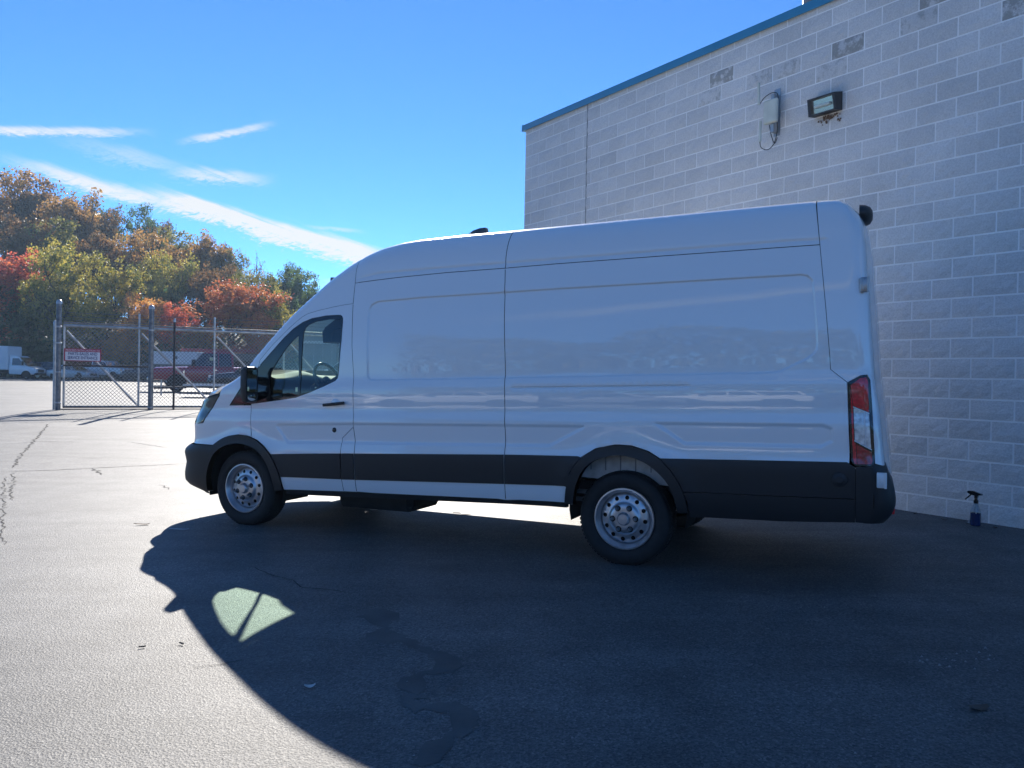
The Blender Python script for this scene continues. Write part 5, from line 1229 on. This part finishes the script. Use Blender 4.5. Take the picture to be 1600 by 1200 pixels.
T_ = [(970,412),(1040,402),(1112,412),(1122,440),(1092,470),(1130,505),(1200,540),(1290,585),(1370,600),(1420,652),(1350,672),(1270,672),(1215,690),(1205,730),(1222,790),(1310,800),(1400,802),(1462,850),(1420,920),(1330,990),(1250,1067),(1150,1067),(1230,980),(1330,900),(1350,850),(1290,832),(1190,830),(1140,780),(1130,735),(1095,710),(1180,670),(1265,660),(1268,610),(1215,570),(1120,545),(1020,540),(985,512),(1060,480),(1000,460),(962,435)]
patch([(200+x/2.667, 800+y/2.667) for x, y in T_], M['stain'], 'damp_trail', 4)
# fallen leaves and scraps
def scrap(px, py, ln, wd, rz, m, label, curl=.012, cat='leaf', name='fallen_leaf'):
    p = ground_at(px, py); n = 7; V = []; F = []
    for i in range(n):
        t = i/(n-1); h = wd*math.sin(math.pi*(.08+.84*t))**.8/2; z = .004+curl*(2*t-1)**2+.02*ln*math.sin(5*t)
        V += [((t-.5)*ln, -h+.02*math.sin(2.5*t)*ln/.2, z+.004), ((t-.5)*ln, .02*math.sin(2.5*t)*ln/.2, z), ((t-.5)*ln, h+.02*math.sin(2.5*t)*ln/.2, z+.006)]
    for i in range(n-1): F += [(3*i,3*i+3,3*i+4,3*i+1),(3*i+1,3*i+4,3*i+5,3*i+2)]
    o = mesh_obj(name, V, F, m, None, True); o.location = p; o.rotation_euler = (0,0,rz); tag(o, label, cat); return o
LFB = mat('dry_leaf_brown', (.10,.07,.05), .8); LFP = mat('dry_leaf_pale', (.50,.50,.48), .6)
scrap(221,821,.14,.04,.1,LFB,'dark curled leaf on sunlit asphalt left of the van shadow')
scrap(279,829,.18,.03,.05,LFP,'thin pale scrap inside the front edge of the van shadow', cat='scrap', name='paper_scrap')
scrap(722,804,.20,.06,.15,LFP,'curled pale leaf in the shade below the middle of the van')
scrap(585,798,.10,.05,.6,LFP,'small pale scrap in the light under the van beside the tank', cat='scrap', name='paper_scrap')
scrap(1531,1110,.10,.05,.2,LFB,'dark leaf in the shade at the lower right')
scrap(222,1013,.035,.012,.4,LFB,'tiny dark leaf on bright asphalt left of the mirror shadow', curl=.003); scrap(283,1008,.035,.014,-.5,LFB,'tiny dark leaf on bright asphalt beside the mirror shadow', curl=.003)
scrap(484,1076,.05,.03,.3,LFP,'small pale fleck in the shade below the lit window patch', cat='scrap', name='paper_scrap')
scrap(1512,818,.05,.03,.3,LFP,'white pebble-like scrap at the foot of the spray bottle', cat='scrap', name='paper_scrap')
for k, (px, py, lb) in enumerate(((1430,804,'brown leaf blown against the wall foot behind the bumper'),(1556,826,'brown leaf at the wall foot right of the spray bottle'),(1476,813,'brown leaf at the wall foot left of the spray bottle'))): scrap(px,py,.06,.03,.5+k,LFB,lb)
gr = MB(); r_ = random.Random(21)
for k in range(120):
    if k < 24: px, py = r_.gauss(1490,42), r_.gauss(1034,9)
    elif k < 50: px, py = r_.gauss(345,25), r_.gauss(815,6)
    elif k < 95: px = r_.uniform(1400,1598); py = 797+(px-1400)*.168+r_.random()**2*7
    else: px, py = r_.uniform(560,1590), r_.uniform(900,1190)
    p = ground_at(px, py); s = r_.uniform(.003,.009)*(1.1 if k < 34 else .8); q = [Vector((r_.uniform(-s,s),r_.uniform(-s,s),r_.uniform(0,s))) for _ in range(4)]
    gr.add([p+Vector((-s,-s*.6,.002)),p+Vector((s,-s*.4,.002)),p+Vector((.2*s,s,.002)),p+Vector((0,0,s*1.2))], [(0,1,3),(1,2,3),(2,0,3),(0,2,1)])
o = mesh_obj('grit', gr.v, gr.f, mat('pale_grit', (.30,.295,.28), .85)); tag(o, 'scattered pale grit on the shaded asphalt at the right', 'grit', kind='stuff')
